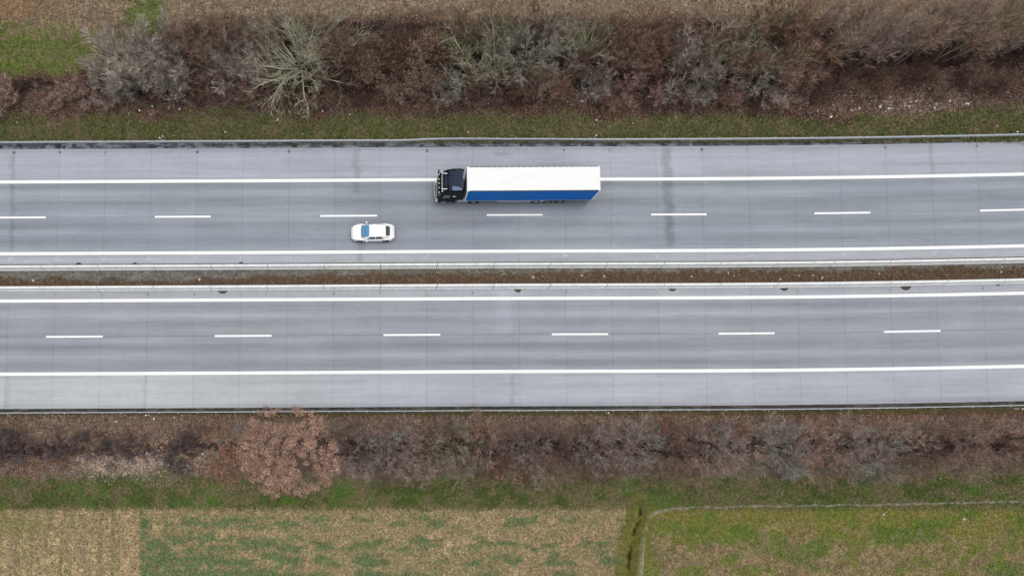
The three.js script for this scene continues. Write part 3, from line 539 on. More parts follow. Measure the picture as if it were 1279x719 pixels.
  mesh('catwalk', block(-0.5, 0.0, 1.0, 1.04, -0.9, 0.9, 0.01), std([0.14, 0.05, 0.05], 0.6), T);
}

// white car; local x = 0 at the front bumper, tail at +4.6
{
  const [cx, cz] = at(438.8, 291, 0.5);
  const C = thing('car', 'white hatchback driving in the lane beside the median barrier', 'car');
  C.position.set(cx, 0, cz); C.rotation.y = 0.008;
  const white = new THREE.MeshPhysicalMaterial({ roughness: 0.35, clearcoat: 1, clearcoatRoughness: 0.06 }); white.color.setRGB(0.8, 0.8, 0.8); white.side = THREE.DoubleSide;
  const LEN = 4.62, RW = 0.335, AX = [0.9, 3.66];
  const prof = (tab, x) => { let i = 0; while (i < tab.length - 2 && x > tab[i + 1][0]) i++; const [a, p] = tab[i], [b, q] = tab[i + 1]; const t = clamp((x - a) / (b - a)); return lerp(p, q, t * t * (3 - 2 * t) * 0.5 + t * 0.5); };
  const halfW = (x) => prof([[0, 0.56], [0.1, 0.70], [0.3, 0.82], [0.55, 0.88], [0.9, 0.905], [2.3, 0.915], [3.6, 0.915], [4.15, 0.875], [4.45, 0.79], [4.62, 0.66]], x);
  const topY = (x) => prof([[0, 0.6], [0.1, 0.70], [0.4, 0.79], [1.0, 0.90], [1.25, 0.93], [4.2, 0.98], [4.45, 0.97], [4.58, 0.90], [4.62, 0.8]], x);
  const sill = (x) => { let y = 0.2 + 0.12 * smooth(0.25, 0, x) + 0.14 * smooth(4.3, 4.62, x); for (const a of AX) { const d = Math.abs(x - a); if (d < RW + 0.06) y = Math.max(y, RW - 0.02 + Math.sqrt((RW + 0.06) ** 2 - d * d)); } return Math.min(y, topY(x) - 0.12); };
  const ring = (x, v) => {                                     // v 0..1 from the one sill over the bonnet to the other
    const s = v < 0.5 ? -1 : 1, k = 1 - Math.abs(v - 0.5) * 2, w = halfW(x), yt = topY(x), y0 = sill(x);
    const pts = [[w * 0.955, y0], [w * 0.985, lerp(y0, yt, 0.3)], [w, lerp(y0, yt, 0.55)], [w * 0.985, lerp(y0, yt, 0.8)], [w * 0.93, yt - 0.03], [w * 0.8, yt], [w * 0.45, yt + 0.022], [0, yt + 0.03]];
    const f = k * 7, i = Math.min(6, Math.floor(f)), t = f - i;
    return [x, lerp(pts[i][1], pts[i + 1][1], t), s * lerp(pts[i][0], pts[i + 1][0], t)];
  };
  const body = mesh('body', surf(92, 28, (u, v) => ring(LEN * u, v)), white, C);
  mesh('front_fascia', surf(8, 14, (u, v) => { const p = ring(0, v); const y = lerp(0.3, p[1], u); return [-0.0 - 0.03 * Math.sin(u * Math.PI), y, p[2]]; }), white, C);
  mesh('rear_fascia', surf(8, 14, (u, v) => { const p = ring(LEN, v); return [LEN + 0.03 * Math.sin(u * Math.PI), lerp(0.36, p[1], u), p[2]]; }), white, C);
  mesh('underbody', block(0.4, LEN - 0.4, 0.18, 0.34, -0.78, 0.78, 0.03), darkPlastic, C);
  // greenhouse
  const roofY = (x) => prof([[1.02, 0.93], [1.2, 1.03], [1.85, 1.36], [2.1, 1.42], [2.6, 1.455], [3.2, 1.43], [3.7, 1.33], [4.05, 1.17], [4.36, 0.99]], x);
  const beltW = (x) => prof([[1.02, 0.74], [1.5, 0.82], [2.3, 0.845], [3.4, 0.82], [4.36, 0.68]], x), railW = (x) => prof([[1.02, 0.72], [1.9, 0.655], [2.6, 0.67], [3.7, 0.61], [4.36, 0.62]], x);
  const S2 = (x, v, o = 0) => {                                // v -1..1 across, |v| > .66 is the side
    const a = Math.abs(v), s = Math.sign(v) || 1, yt = roofY(x), yb = Math.min(0.93, yt - 0.005), yr = Math.max(yb, yt - 0.05);
    if (a > 0.66) { const t = (a - 0.66) / 0.34; return [x, lerp(yr, yb, t) + o * 0.4, s * (lerp(railW(x), beltW(x), t) + o)]; }
    const t = a / 0.66; return [x, yt - (yt - yr) * t ** 3.0 + o, s * railW(x) * t];
  };
  mesh('cabin_shell', surf(56, 36, (u, v) => S2(lerp(1.02, 4.36, u), v * 2 - 1)), white, C);
  const glassSkyReflection = new THREE.MeshPhysicalMaterial({ roughness: 0.05, clearcoat: 1, clearcoatRoughness: 0.02, side: THREE.DoubleSide }); glassSkyReflection.color.setRGB(0.06, 0.21, 0.38);  // blue of the mirrored sky is painted into the glass colour
  const gd = glassDark.clone(); gd.side = THREE.DoubleSide;
  mesh('windscreen', surf(14, 20, (u, v) => { const s = v * 2 - 1; const x0 = 1.06 + 0.07 * s * s, x1 = 1.97 - 0.03 * s * s; return S2(lerp(x0, x1, u), s * lerp(0.64, 0.62, u), 0.008); }), glassSkyReflection, C);
  mesh('rear_window', surf(10, 16, (u, v) => { const s = v * 2 - 1; return S2(lerp(3.72 - 0.03 * s * s, 4.16 - 0.05 * s * s, u), s * 0.56, 0.008); }), gd, C);
  for (const s of [-1, 1]) for (const [a, b, c, d] of [[1.72, 2.02, 2.58, 2.58], [2.66, 2.66, 3.5, 3.2]]) mesh('side_window', surf(12, 4, (u, v) => S2(lerp(lerp(a, b, v), lerp(c, d, v), u), s * lerp(0.955, 0.70, v), 0.008)), gd, C);
  for (const s of [-1, 1]) {
    for (const a of AX) wheel(C, a, RW, s * 0.79, RW, 0.22, s, rimSilver);
    const m = mesh('mirror', new THREE.SphereGeometry(1, 12, 8).scale(0.1, 0.075, 0.13).translate(1.66, 0.99, s * 1.0), white, C);
    mesh('mirror_foot', block(1.64, 1.72, 0.93, 0.96, s > 0 ? 0.8 : -0.95, s > 0 ? 0.95 : -0.8, 0.01), darkPlastic, m);
    mesh('headlight', surf(6, 4, (u, v) => { const p = ring(lerp(0.02, 0.42, u), s < 0 ? lerp(0.20, 0.27, v) : lerp(0.80, 0.73, v)); return [p[0] - 0.008, p[1] + 0.008, p[2] + s * 0.008]; }), Object.assign(std([0.35, 0.37, 0.4], 0.1), { side: THREE.DoubleSide }), C);
    mesh('tail_lamp', surf(6, 4, (u, v) => { const p = ring(lerp(4.36, 4.6, u), s < 0 ? lerp(0.16, 0.26, v) : lerp(0.84, 0.74, v)); return [p[0] + 0.008, p[1] + 0.006, p[2] + s * 0.01]; }), Object.assign(lampRed.clone(), { side: THREE.DoubleSide }), C);
    for (const [a, b] of [[1.5, 2.6], [2.63, 3.35]]) mesh('door_handle', block(b - 0.28, b - 0.1, 0.78, 0.81, s > 0 ? 0.915 : -0.94, s > 0 ? 0.94 : -0.915, 0.006), white, C);
  }
  const seamMat = std([0.06, 0.06, 0.065], 0.8), seam = (name, f) => mesh(name, surf(16, 1, (u, v) => f(u, v)), Object.assign(seamMat, { side: THREE.DoubleSide }), body);
  seam('bonnet_seam', (u, v) => { const p = ring(0.16 + v * 0.02, lerp(0.3, 0.7, u)); return [p[0], p[1] + 0.004, p[2]]; });
  for (const s of [-1, 1]) {
    seam('bonnet_seam', (u, v) => { const p = ring(lerp(0.16, 1.05, u), 0.5 + s * (0.2 + 0.012 * v)); return [p[0], p[1] + 0.004, p[2]]; });
    for (const x of [1.5, 2.6, 3.4]) seam('door_seam', (u, v) => { const p = ring(x + 0.016 * v, 0.5 + s * lerp(0.24, 0.48, u)); return [p[0], p[1], p[2] + s * 0.004]; });
  }
  seam('tailgate_seam', (u, v) => { const p = ring(4.4 + 0.018 * v, lerp(0.3, 0.7, u)); return [p[0], p[1] + 0.004, p[2]]; });
  mesh('grille', block(-0.055, -0.02, 0.4, 0.56, -0.42, 0.42, 0.015), darkPlastic, C);
  mesh('number_plate', block(-0.07, -0.056, 0.44, 0.54, -0.26, 0.26, 0.004), std([0.75, 0.75, 0.73], 0.5), C);
  mesh('wiper', merge([block(1.1, 1.13, 0.985, 1.0, -0.5, 0.0, 0.004), block(1.1, 1.13, 0.985, 1.0, 0.05, 0.5, 0.004)]), darkPlastic, C);
}
// ───────────────────────── plants ─────────────────────────
class Twigs {                                              // collects tapered three-sided branches and small leaves with vertex colours
  constructor() { this.p = []; this.n = []; this.c = []; }
  frame(d) { const u = new THREE.Vector3(Math.abs(d.y) < 0.9 ? 0 : 1, Math.abs(d.y) < 0.9 ? 1 : 0, 0).cross(d).normalize(); return [u, new THREE.Vector3().crossVectors(d, u)]; }
  limb(pts, r0, r1, col, tone = 1) {
    const m = pts.length - 1, rings = [];
    for (let i = 0; i <= m; i++) {
      const d = new THREE.Vector3().subVectors(pts[Math.min(m, i + 1)], pts[Math.max(0, i - 1)]).normalize(), [u, v] = this.frame(d), r = lerp(r0, r1, i / m);
      rings.push([0, 1, 2, 3].map((k) => { const a = k % 3 / 3 * Math.PI * 2, n = u.clone().multiplyScalar(Math.cos(a)).addScaledVector(v, Math.sin(a)); return [pts[i].clone().addScaledVector(n, r), n]; }));
    }
    for (let i = 0; i < m; i++) for (let k = 0; k < 3; k++) { const a = rings[i][k], b = rings[i][k + 1], c = rings[i + 1][k], d = rings[i + 1][k + 1]; for (const q of [a, b, c, b, d, c]) this.vert(q[0], q[1], col, tone); }
  }
  vert(p, n, c, t) { this.p.push(p.x, p.y, p.z); this.n.push(n.x, n.y, n.z); this.c.push(c[0] * t, c[1] * t, c[2] * t); }
  twig(a, b, r, col, tone) {
    const d = new THREE.Vector3().subVectors(b, a).normalize(), [u, v] = this.frame(d), q = [0, 1, 2].map((k) => { const t = k / 3 * Math.PI * 2; return u.clone().multiplyScalar(Math.cos(t)).addScaledVector(v, Math.sin(t)); });
    for (let k = 0; k < 3; k++) { const e = (k + 1) % 3; this.vert(a.clone().addScaledVector(q[k], r), q[k], col, tone); this.vert(a.clone().addScaledVector(q[e], r), q[e], col, tone); this.vert(b, q[k], col, tone); }
  }
  leaf(p, s, R, col, tone) {
    const d = dirIn(R); if (d.y < 0) d.negate(); const [u, v] = this.frame(d);
    const A = p.clone().addScaledVector(u, s), B = p.clone().addScaledVector(v, s * 0.5), C = p.clone().addScaledVector(u, -s), D = p.clone().addScaledVector(v, -s * 0.5);
    for (const q of [A, B, C, A, C, D]) this.vert(q, d, col, tone);
  }
  geo() {
    const g = new THREE.BufferGeometry();
    for (const [k, a] of [['position', this.p], ['normal', this.n], ['color', this.c]]) g.setAttribute(k, new THREE.Float32BufferAttribute(a, 3));
    return g;
  }
}
const V = (x, y, z) => new THREE.Vector3(x, y, z);
function dirIn(R) { const z = R() * 2 - 1, a = R() * Math.PI * 2, r = Math.sqrt(1 - z * z); return V(r * Math.cos(a), z, r * Math.sin(a)); }
function swerve(d, R, k) { return d.clone().addScaledVector(dirIn(R), k).normalize(); }
function polyline(p, d, L, n, R, wob, lift) { const pts = [p.clone()]; let q = p.clone(), e = d.clone(); for (let i = 0; i < n; i++) { e = swerve(e, R, wob); e.y += lift; e.normalize(); q = q.clone().addScaledVector(e, L / n); pts.push(q); } return pts; }
const along = (pts, t) => { const f = clamp(t, 0, 0.9999) * (pts.length - 1), i = Math.floor(f); return [pts[i].clone().lerp(pts[i + 1], f - i), new THREE.Vector3().subVectors(pts[i + 1], pts[i]).normalize()]; };
// a bare shrub or small tree: stems from the root, boughs, side branches and fine twigs
function growShrub(seed, o) {
  const R = rng(seed), stem = new Twigs(), crown = new Twigs(), rr = (a, b) => a + (b - a) * R();
  const c1 = o.bark, c2 = o.twig;
  const twigs = (pts, n, len, r) => {
    const tone = rr(0.5, 1.45);
    for (let i = 0; i < n; i++) {
      const [p, d] = along(pts, 0.15 + 0.85 * Math.pow(R(), 0.8)), e = swerve(d, R, rr(0.5, 0.95)); e.y = Math.abs(e.y) * 0.9 + (o.rise ?? 0.1); e.normalize();
      const q = p.clone().addScaledVector(e, len * rr(0.6, 1.25)); q.y = Math.max(q.y, 0.03);
      crown.twig(p, q, r * rr(0.8, 1.7), c2, tone * rr(0.6, 1.35));
      for (let k = 0; k < (o.leaves ?? 0); k++) if (R() < 0.85) crown.leaf(p.clone().lerp(q, rr(0.2, 1.05)).addScaledVector(dirIn(R), o.leafOut ?? 0.08), rr(0.6, 1.2) * o.leafSize, R, o.leafCol, rr(0.6, 1.4));
    }
  };
  for (let s = 0; s < o.stems; s++) {
    const az = (s + rr(-0.4, 0.4)) / o.stems * Math.PI * 2, tilt = rr(o.tilt[0], o.tilt[1]);
    const d = V(Math.sin(tilt) * Math.cos(az), Math.cos(tilt), Math.sin(tilt) * Math.sin(az)), base = V(Math.cos(az) * rr(0.03, o.foot ?? 0.25), -0.15, Math.sin(az) * rr(0.03, o.foot ?? 0.25));
    const L = o.h * rr(0.75, 1.1) / Math.max(0.72, Math.cos(tilt)) * (o.lenK ?? 0.85), S0 = polyline(base, d, L, 6, R, o.wob ?? 0.16, o.lift ?? 0.04), r0 = o.r * rr(0.7, 1.2);
    stem.limb(S0, r0, r0 * 0.22, c1, rr(0.75, 1.25));
    const nb = o.boughs;
    for (let b = 0; b < nb; b++) {
      const t = lerp(o.low ?? 0.28, 0.97, (b + R()) / nb), [p, dd] = along(S0, t), e = swerve(dd, R, 0.75), L1 = L * rr(0.32, 0.5) * (1.15 - 0.6 * t); if (e.y < -0.1) e.y *= -0.5;
      const S1 = polyline(p, e.normalize(), L1, 4, R, 0.2, o.lift ?? 0.04), r1 = r0 * (1 - 0.75 * t) * 0.5;
      stem.limb(S1, r1, r1 * 0.35, c1, rr(0.75, 1.3));
      for (let c = 0; c < o.sides; c++) {
        const [p2, d2] = along(S1, lerp(0.2, 0.98, (c + R()) / o.sides)), e2 = swerve(d2, R, 0.8); if (e2.y < 0) e2.y *= -0.5;
        const S2 = polyline(p2, e2.normalize(), L1 * rr(0.4, 0.62), 2, R, 0.22, 0.03);
        crown.limb(S2, Math.max(0.008, r1 * 0.34), 0.006, c2, rr(0.7, 1.3));
        twigs(S2, o.twigs, o.twigL, o.twigR);
      }
      twigs(S1, o.twigs, o.twigL, o.twigR);
    }
  }
  return { stem: stem.geo(), crown: crown.geo() };
}
const barkMat = new THREE.MeshPhysicalMaterial({ vertexColors: true, roughness: 1, specularIntensity: 0.1, side: THREE.DoubleSide });
const KINDS = {
  grey: { h: 3.6, stems: 11, tilt: [0.15, 1.0], r: 0.045, boughs: 7, sides: 5, twigs: 6, twigL: 0.62, twigR: 0.0137, bark: [0.26, 0.24, 0.2], twig: [0.36, 0.32, 0.268] },
  brown: { h: 3.6, stems: 11, tilt: [0.1, 0.85], r: 0.04, boughs: 7, sides: 5, twigs: 6, twigL: 0.52, twigR: 0.0143, bark: [0.2, 0.145, 0.11], twig: [0.3, 0.208, 0.16], rise: 0.35 },
  pink: { h: 2.6, stems: 10, tilt: [0.15, 1.1], r: 0.035, boughs: 7, sides: 5, twigs: 6, twigL: 0.5, twigR: 0.0137, bark: [0.25, 0.18, 0.16], twig: [0.42, 0.3, 0.255] },
  thicket: { h: 3.4, stems: 13, tilt: [0.05, 0.5], r: 0.035, boughs: 7, sides: 4, twigs: 4, twigL: 0.4, twigR: 0.0143, bark: [0.2, 0.145, 0.11], twig: [0.28, 0.195, 0.145], leaves: 1, leafSize: 0.06, leafCol: [0.44, 0.31, 0.23], rise: 0.3 },
  mossy: { h: 4.6, stems: 11, tilt: [0.15, 0.85], r: 0.095, boughs: 7, sides: 4, twigs: 3, twigL: 0.6, twigR: 0.0143, bark: [0.44, 0.44, 0.32], twig: [0.34, 0.31, 0.23], lift: 0.02 },
  radial: { h: 6.2, stems: 26, tilt: [0.2, 1.3], r: 0.085, boughs: 10, sides: 4, twigs: 3, twigL: 0.6, twigR: 0.0110, bark: [0.46, 0.45, 0.33], twig: [0.36, 0.34, 0.25], lift: 0.015, wob: 0.11, low: 0.2, lenK: 0.66, foot: 0.5 },
  tall: { h: 7.6, stems: 4, tilt: [0.03, 0.3], r: 0.06, boughs: 12, sides: 5, twigs: 6, twigL: 0.75, twigR: 0.0156, bark: [0.36, 0.32, 0.27], twig: [0.38, 0.29, 0.235], low: 0.45, lift: 0.06, foot: 0.9 },
  slope: { h: 2.7, stems: 15, tilt: [0.3, 1.25], r: 0.028, boughs: 6, sides: 4, twigs: 4, twigL: 0.5, twigR: 0.0123, bark: [0.22, 0.175, 0.16], twig: [0.4, 0.29, 0.24], wob: 0.14, lift: 0.03, lenK: 0.95, low: 0.48 },
  slopegrey: { h: 3.0, stems: 18, tilt: [0.3, 1.25], r: 0.032, boughs: 6, sides: 4, twigs: 4, twigL: 0.55, twigR: 0.0123, bark: [0.4, 0.38, 0.34], twig: [0.36, 0.32, 0.285], wob: 0.12, lift: 0.03, lenK: 0.92, low: 0.45 },
  sparse: { h: 1.7, stems: 12, tilt: [0.2, 1.15], r: 0.02, boughs: 6, sides: 4, twigs: 4, twigL: 0.4, twigR: 0.0117, bark: [0.1, 0.085, 0.08], twig: [0.17, 0.135, 0.13] },
  rust: { h: 1.5, stems: 10, tilt: [0.3, 1.2], r: 0.02, boughs: 6, sides: 3, twigs: 3, twigL: 0.35, twigR: 0.0117, bark: [0.16, 0.1, 0.07], twig: [0.3, 0.18, 0.125], leaves: 2, leafSize: 0.055, leafCol: [0.42, 0.245, 0.165] },
};
const protos = {}; let plantSeed = 900;
function protoOf(kind, v) { const k = kind + v; return protos[k] ??= growShrub(1000 + [...k].reduce((a, c) => a * 31 + c.charCodeAt(0) | 0, 7), KINDS[kind]); }
const tintCache = {};
const tints = { plain: [1, 1, 1], pale: [1.2, 1.2, 1.18], warm: [1.06, 0.98, 0.92], cool: [0.92, 0.95, 0.95], green: [0.92, 1.0, 0.8], dark: [0.75, 0.72, 0.7], rosy: [1.0, 0.9, 0.9], deep: [0.52, 0.48, 0.46] };
const tinted = (t) => tintCache[t] ??= (() => { const m = barkMat.clone(); m.color.setRGB(...tints[t]); return m; })();
const RP = rng(4242);
function plant(kind, px, py, size, wide, label, group, tint = 'plain', name = 'shrub', category = 'shrub') {
  if ((kind === 'brown' || kind === 'thicket' || kind === 'slope') && RP() < 0.33) tint = 'deep';
  const pr = protoOf(kind, Math.floor(RP() * 3)), [x, z] = at(px, py), o = thing(name, label, category, group);
  o.position.set(x, groundY(x, z) - 0.02, z); o.rotation.y = RP() * Math.PI * 2;
  const k = size / KINDS[kind].h; o.scale.set(k * wide, k, k * wide);
  mesh('stem', pr.stem, tinted(tint), o); mesh('crown', pr.crown, tinted(tint), o);
  return o;
}
const hedgeWhere = (px, py) => (py < 88 ? 'at the hedge back, ' : 'at the hedge front, ') + (px < 130 ? 'below the green meadow' : px < 300 ? 'between meadow and star shaped shrub' : px < 450 ? 'around the star shaped shrub' : px < 575 ? 'opposite the truck cab' : px < 760 ? 'opposite the truck trailer' : px < 1000 ? 'between trailer and slender trees' : 'below the slender trees');
const bankWhere = (px, py) => (py < 560 ? 'upper embankment, ' : 'lower embankment, ') + (px < 110 ? 'beyond the pale litter patch' : px < 300 ? 'between pale litter and brown tree' : px < 560 ? 'close past the brown tree' : px < 785 ? 'above the crop field' : px < 1000 ? 'above the path corner' : 'above the straight path');
// --- hedge above the road (px, py: where the root stands)
const LH = {
  grey: 'pale grey bare twiggy shrub ', brown: 'brown bare bushy shrub ', pink: 'low pinkish bare bush ',
  thicket: 'upright shrub holding dry seed heads ', mossy: 'green grey bare limbed shrub ', tall: 'slender bare tree with leaning grey trunks',
};
const G = 'bare shrubs of the hedge beside the truck carriageway', GT = 'slender trees at the back of the hedge';
plant('radial', 375, 82, 5.6, 1.6, 'large open shrub with pale green grey limbs radiating like a star', undefined, 'plain', 'radiating_shrub');
for (const [px, py, s, w, t] of [[186, 98, 4.4, 1.05, 'pale'], [140, 108, 3.0, 1, 'plain'], [222, 112, 3.2, 1, 'plain'], [160, 118, 2.2, 1.1, 'plain'], [310, 92, 4.2, 0.95, 'plain'], [652, 80, 4.4, 1.0, 'cool'], [690, 58, 3.6, 0.9, 'pale'], [848, 98, 4.4, 0.9, 'plain'], [935, 108, 3.6, 1, 'plain'], [870, 122, 2.4, 1, 'plain'], [560, 122, 2.6, 1, 'cool'], [742, 116, 2.6, 1, 'plain'], [165, 92, 4.2, 1.1, 'pale'], [208, 92, 4.2, 1.05, 'plain']]) plant('grey', px, py, s, w, LH.grey + hedgeWhere(px, py), G, t);
for (const [px, py, s, w, t] of [[262, 82, 4.4, 0.9, 'plain'], [248, 120, 2.6, 1, 'dark'], [290, 118, 2.8, 1, 'dark'], [432, 110, 3.0, 1, 'dark'], [455, 88, 4.2, 0.9, 'dark'], [640, 116, 3.0, 1, 'dark'], [770, 84, 4.0, 1, 'plain'], [805, 78, 4.6, 0.9, 'warm'], [720, 96, 3.2, 1, 'dark'], [960, 96, 4.4, 1, 'warm'], [908, 92, 4.6, 0.85, 'plain'], [1000, 104, 2.6, 1, 'plain'], [612, 122, 2.2, 1, 'dark'], [345, 126, 2.2, 1.2, 'dark'], [400, 128, 2.2, 1.2, 'dark'], [232, 74, 3.6, 0.8, 'plain'], [820, 116, 2.6, 1, 'dark'], [420, 74, 4, 0.9, 'plain'], [330, 66, 3.8, 0.9, 'plain'], [290, 70, 4, 0.9, 'plain'], [560, 60, 3.8, 0.9, 'plain'], [600, 58, 3.8, 0.9, 'dark'], [665, 62, 3.8, 0.9, 'plain'], [755, 58, 3.8, 0.9, 'plain'], [785, 62, 4, 0.9, 'warm'], [830, 66, 4.2, 0.9, 'plain'], [862, 74, 4.4, 0.9, 'plain'], [920, 68, 4.6, 0.9, 'warm'], [950, 64, 4.6, 0.9, 'plain'], [985, 62, 5, 0.9, 'warm'], [585, 112, 2.8, 1, 'dark'], [665, 118, 2.4, 1, 'plain'], [700, 122, 2.2, 1, 'warm'], [200, 122, 2.2, 1, 'plain'], [1050, 108, 1.7, 1.1, 'plain'], [1120, 104, 1.6, 1.1, 'plain'], [1190, 106, 1.6, 1.1, 'warm'], [1250, 108, 1.9, 1.1, 'plain'], [310, 124, 2, 1.1, 'plain'], [370, 128, 1.8, 1.1, 'plain'], [455, 124, 2.2, 1.1, 'plain'], [525, 126, 1.9, 1.1, 'plain'], [590, 126, 1.9, 1.1, 'plain'], [645, 128, 1.8, 1.1, 'plain'], [755, 128, 1.8, 1.1, 'warm'], [845, 126, 2, 1.1, 'plain'], [895, 128, 1.8, 1.1, 'warm'], [940, 126, 2, 1.1, 'plain'], [1015, 116, 2.2, 1.1, 'plain'], [1040, 98, 2.2, 1.1, 'warm'], [1078, 100, 2.2, 1.2, 'plain'], [1100, 114, 1.7, 1.1, 'warm'], [1140, 98, 2.1, 1.2, 'plain'], [1165, 114, 1.6, 1.1, 'plain'], [1205, 96, 2.2, 1.2, 'plain'], [1228, 112, 1.8, 1.1, 'warm'], [1272, 96, 2.2, 1.2, 'plain']]) plant('brown', px, py, s, w, LH.brown + hedgeWhere(px, py), G, t);
for (const [px, py, s, w, t] of [[8, 122, 2.8, 1.1, 'plain'], [-18, 122, 2.8, 1.1, 'plain'], [84, 120, 1.9, 1.0, 'plain'], [110, 116, 2.2, 1, 'plain'], [686, 112, 2.4, 1.0, 'warm'], [775, 122, 2.2, 1.0, 'rosy'], [806, 104, 2.8, 1, 'rosy'], [985, 88, 3.4, 0.9, 'warm'], [270, 98, 2.4, 1, 'plain'], [325, 104, 2.6, 1, 'rosy'], [500, 118, 2.0, 1, 'plain'], [965, 124, 2.2, 1, 'plain'], [915, 122, 2.0, 1, 'rosy']]) plant('pink', px, py, s, w, LH.pink + hedgeWhere(px, py), G, t);
for (const [px, py, s, w, t] of [[466, 104, 3.6, 0.9, 'plain'], [492, 96, 4.2, 0.9, 'plain'], [520, 92, 4.2, 0.9, 'plain'], [546, 88, 4.0, 0.9, 'plain'], [484, 118, 2.6, 1, 'plain'], [515, 114, 3.0, 1, 'plain'], [540, 112, 3.0, 0.9, 'plain'], [474, 82, 4.4, 0.8, 'dark'], [505, 78, 4.2, 0.8, 'dark'], [535, 74, 4.0, 0.8, 'plain'], [975, 110, 2.8, 0.9, 'warm']]) plant('thicket', px, py, s, w, LH.thicket + hedgeWhere(px, py), G, t);
for (const [px, py, s, w, t] of [[592, 98, 4.6, 1, 'plain'], [618, 92, 4.6, 1, 'plain'], [575, 72, 4.0, 0.9, 'green'], [735, 66, 4.0, 0.8, 'green'], [672, 104, 3.2, 0.9, 'plain'], [935, 86, 5.0, 0.9, 'green'], [895, 78, 5.6, 0.75, 'plain'], [712, 76, 4.2, 0.9, 'plain'], [625, 64, 4.2, 0.9, 'green']]) plant('mossy', px, py, s, w, LH.mossy + hedgeWhere(px, py), G, t);
for (const [px, py, s, w, t] of [[1018, 82, 7.2, 0.8, 'plain'], [1042, 76, 7.4, 0.8, 'plain'], [1066, 84, 7.6, 0.85, 'plain'], [1090, 74, 7.2, 0.8, 'cool'], [1116, 80, 7.8, 0.85, 'warm'], [1142, 70, 7.4, 0.8, 'plain'], [1170, 76, 7.6, 0.8, 'warm'], [1196, 70, 7.0, 0.8, 'green'], [1222, 74, 7.4, 0.85, 'plain'], [1250, 68, 7.6, 0.8, 'plain'], [1280, 70, 7.4, 0.8, 'cool'], [1062, 58, 7.0, 0.8, 'warm'], [1130, 52, 7.0, 0.8, 'plain'], [1210, 50, 7.0, 0.8, 'plain'], [1010, 52, 6.2, 0.8, 'plain'], [1270, 46, 7, 0.8, 'plain'], [1090, 46, 6.8, 0.85, 'warm'], [1165, 44, 6.8, 0.85, 'plain'], [1240, 40, 6.6, 0.85, 'plain'], [1040, 48, 6.4, 0.85, 'warm'], [1150, 62, 7.2, 0.8, 'plain'], [1236, 60, 7.4, 0.8, 'warm'], [1300, 56, 7.4, 0.8, 'plain']]) plant('tall', px, py, s, w, LH.tall + (py < 65 ? ', back row by the field' : ', front row by the litter slope'), GT, t, 'slender_tree', 'tree');

// --- embankment below the road
const LS = { slope: 'low brown bare spreading shrub, ', grey: 'low grey star shaped bare shrub, ', sparse: 'small dark sparse shrub, ', rust: 'low rust coloured leafy bush, ' };
const GS = 'bare shrubs on the embankment above the fields';
for (const [px, py, s, w, t] of [[470, 578, 2.4, 1, 'plain'], [500, 548, 2.4, 1, 'plain'], [525, 580, 2.4, 1.05, 'plain'], [548, 548, 2.3, 1, 'plain'], [600, 548, 2.4, 1.05, 'plain'], [605, 578, 2.3, 1, 'warm'], [640, 562, 2.5, 1.1, 'plain'], [668, 582, 2.4, 1, 'plain'], [690, 552, 2.4, 1, 'plain'], [715, 568, 2.5, 1.1, 'plain'], [750, 578, 2.3, 1.0, 'rosy'], [765, 550, 2.4, 1.05, 'plain'], [820, 572, 2.4, 1.05, 'rosy'], [845, 550, 2.3, 1, 'plain'], [878, 562, 2.4, 1.1, 'plain'], [860, 580, 2.0, 1, 'rosy'], [925, 552, 2.4, 1, 'plain'], [1000, 560, 2.3, 1.05, 'plain'], [1030, 580, 2.0, 1, 'warm'], [1050, 552, 2.4, 1, 'plain'], [1118, 556, 2.4, 1.05, 'plain'], [1145, 570, 2.2, 1, 'plain'], [1175, 550, 2.4, 1, 'plain'], [1200, 560, 2.2, 1, 'plain'], [1232, 552, 2.4, 1, 'rosy'], [1262, 562, 2.2, 1, 'plain'], [1290, 552, 2.2, 1, 'plain'], [440, 545, 2.2, 0.9, 'plain']]) plant('slope', px, py, s, w, LS.slope + bankWhere(px, py), GS, t);
for (const [px, py, s, w, t] of [[452, 562, 2.6, 1.0, 'plain'], [492, 562, 2.8, 1.05, 'plain'], [566, 562, 2.7, 1.05, 'green'], [790, 556, 2.7, 1.05, 'cool'], [735, 560, 2.4, 1, 'plain'], [900, 558, 2.4, 1, 'plain'], [965, 556, 2.6, 1.1, 'cool'], [985, 576, 2.2, 1.0, 'plain'], [1075, 568, 2.7, 1.1, 'cool'], [1092, 578, 2.0, 1, 'dark'], [655, 560, 2.2, 1, 'plain']]) plant('slopegrey', px, py, s, w, LS.grey + bankWhere(px, py), GS, t);
for (const [px, py, s, w, t] of [[8, 562, 2.0, 1, 'plain'], [30, 562, 1.8, 1, 'plain'], [75, 562, 1.7, 1, 'plain'], [134, 560, 1.9, 1, 'plain'], [165, 560, 1.8, 1, 'plain'], [226, 566, 2.0, 1.1, 'plain'], [212, 572, 1.5, 1, 'plain'], [100, 550, 1.4, 1, 'plain'], [15, 545, 1.6, 1, 'plain'], [245, 548, 1.5, 1, 'plain']]) plant('sparse', px, py, s, w, LS.sparse + bankWhere(px, py), GS, t, 'small_shrub');
for (const [px, py, s, w, t] of [[288, 566, 1.6, 1.2, 'plain'], [268, 586, 1.3, 1.2, 'plain'], [296, 588, 1.4, 1.1, 'plain'], [76, 574, 1.1, 1, 'plain'], [626, 586, 1.7, 1.2, 'plain'], [602, 538, 1.3, 1.3, 'plain'], [270, 535, 1.1, 1.2, 'plain'], [1010, 534, 1.2, 1.3, 'plain'], [835, 535, 1.2, 1.2, 'rosy'], [920, 538, 1.1, 1.3, 'rosy']]) plant('rust', px, py, s, w, LS.rust + bankWhere(px, py), GS, t, 'leafy_bush', 'bush');

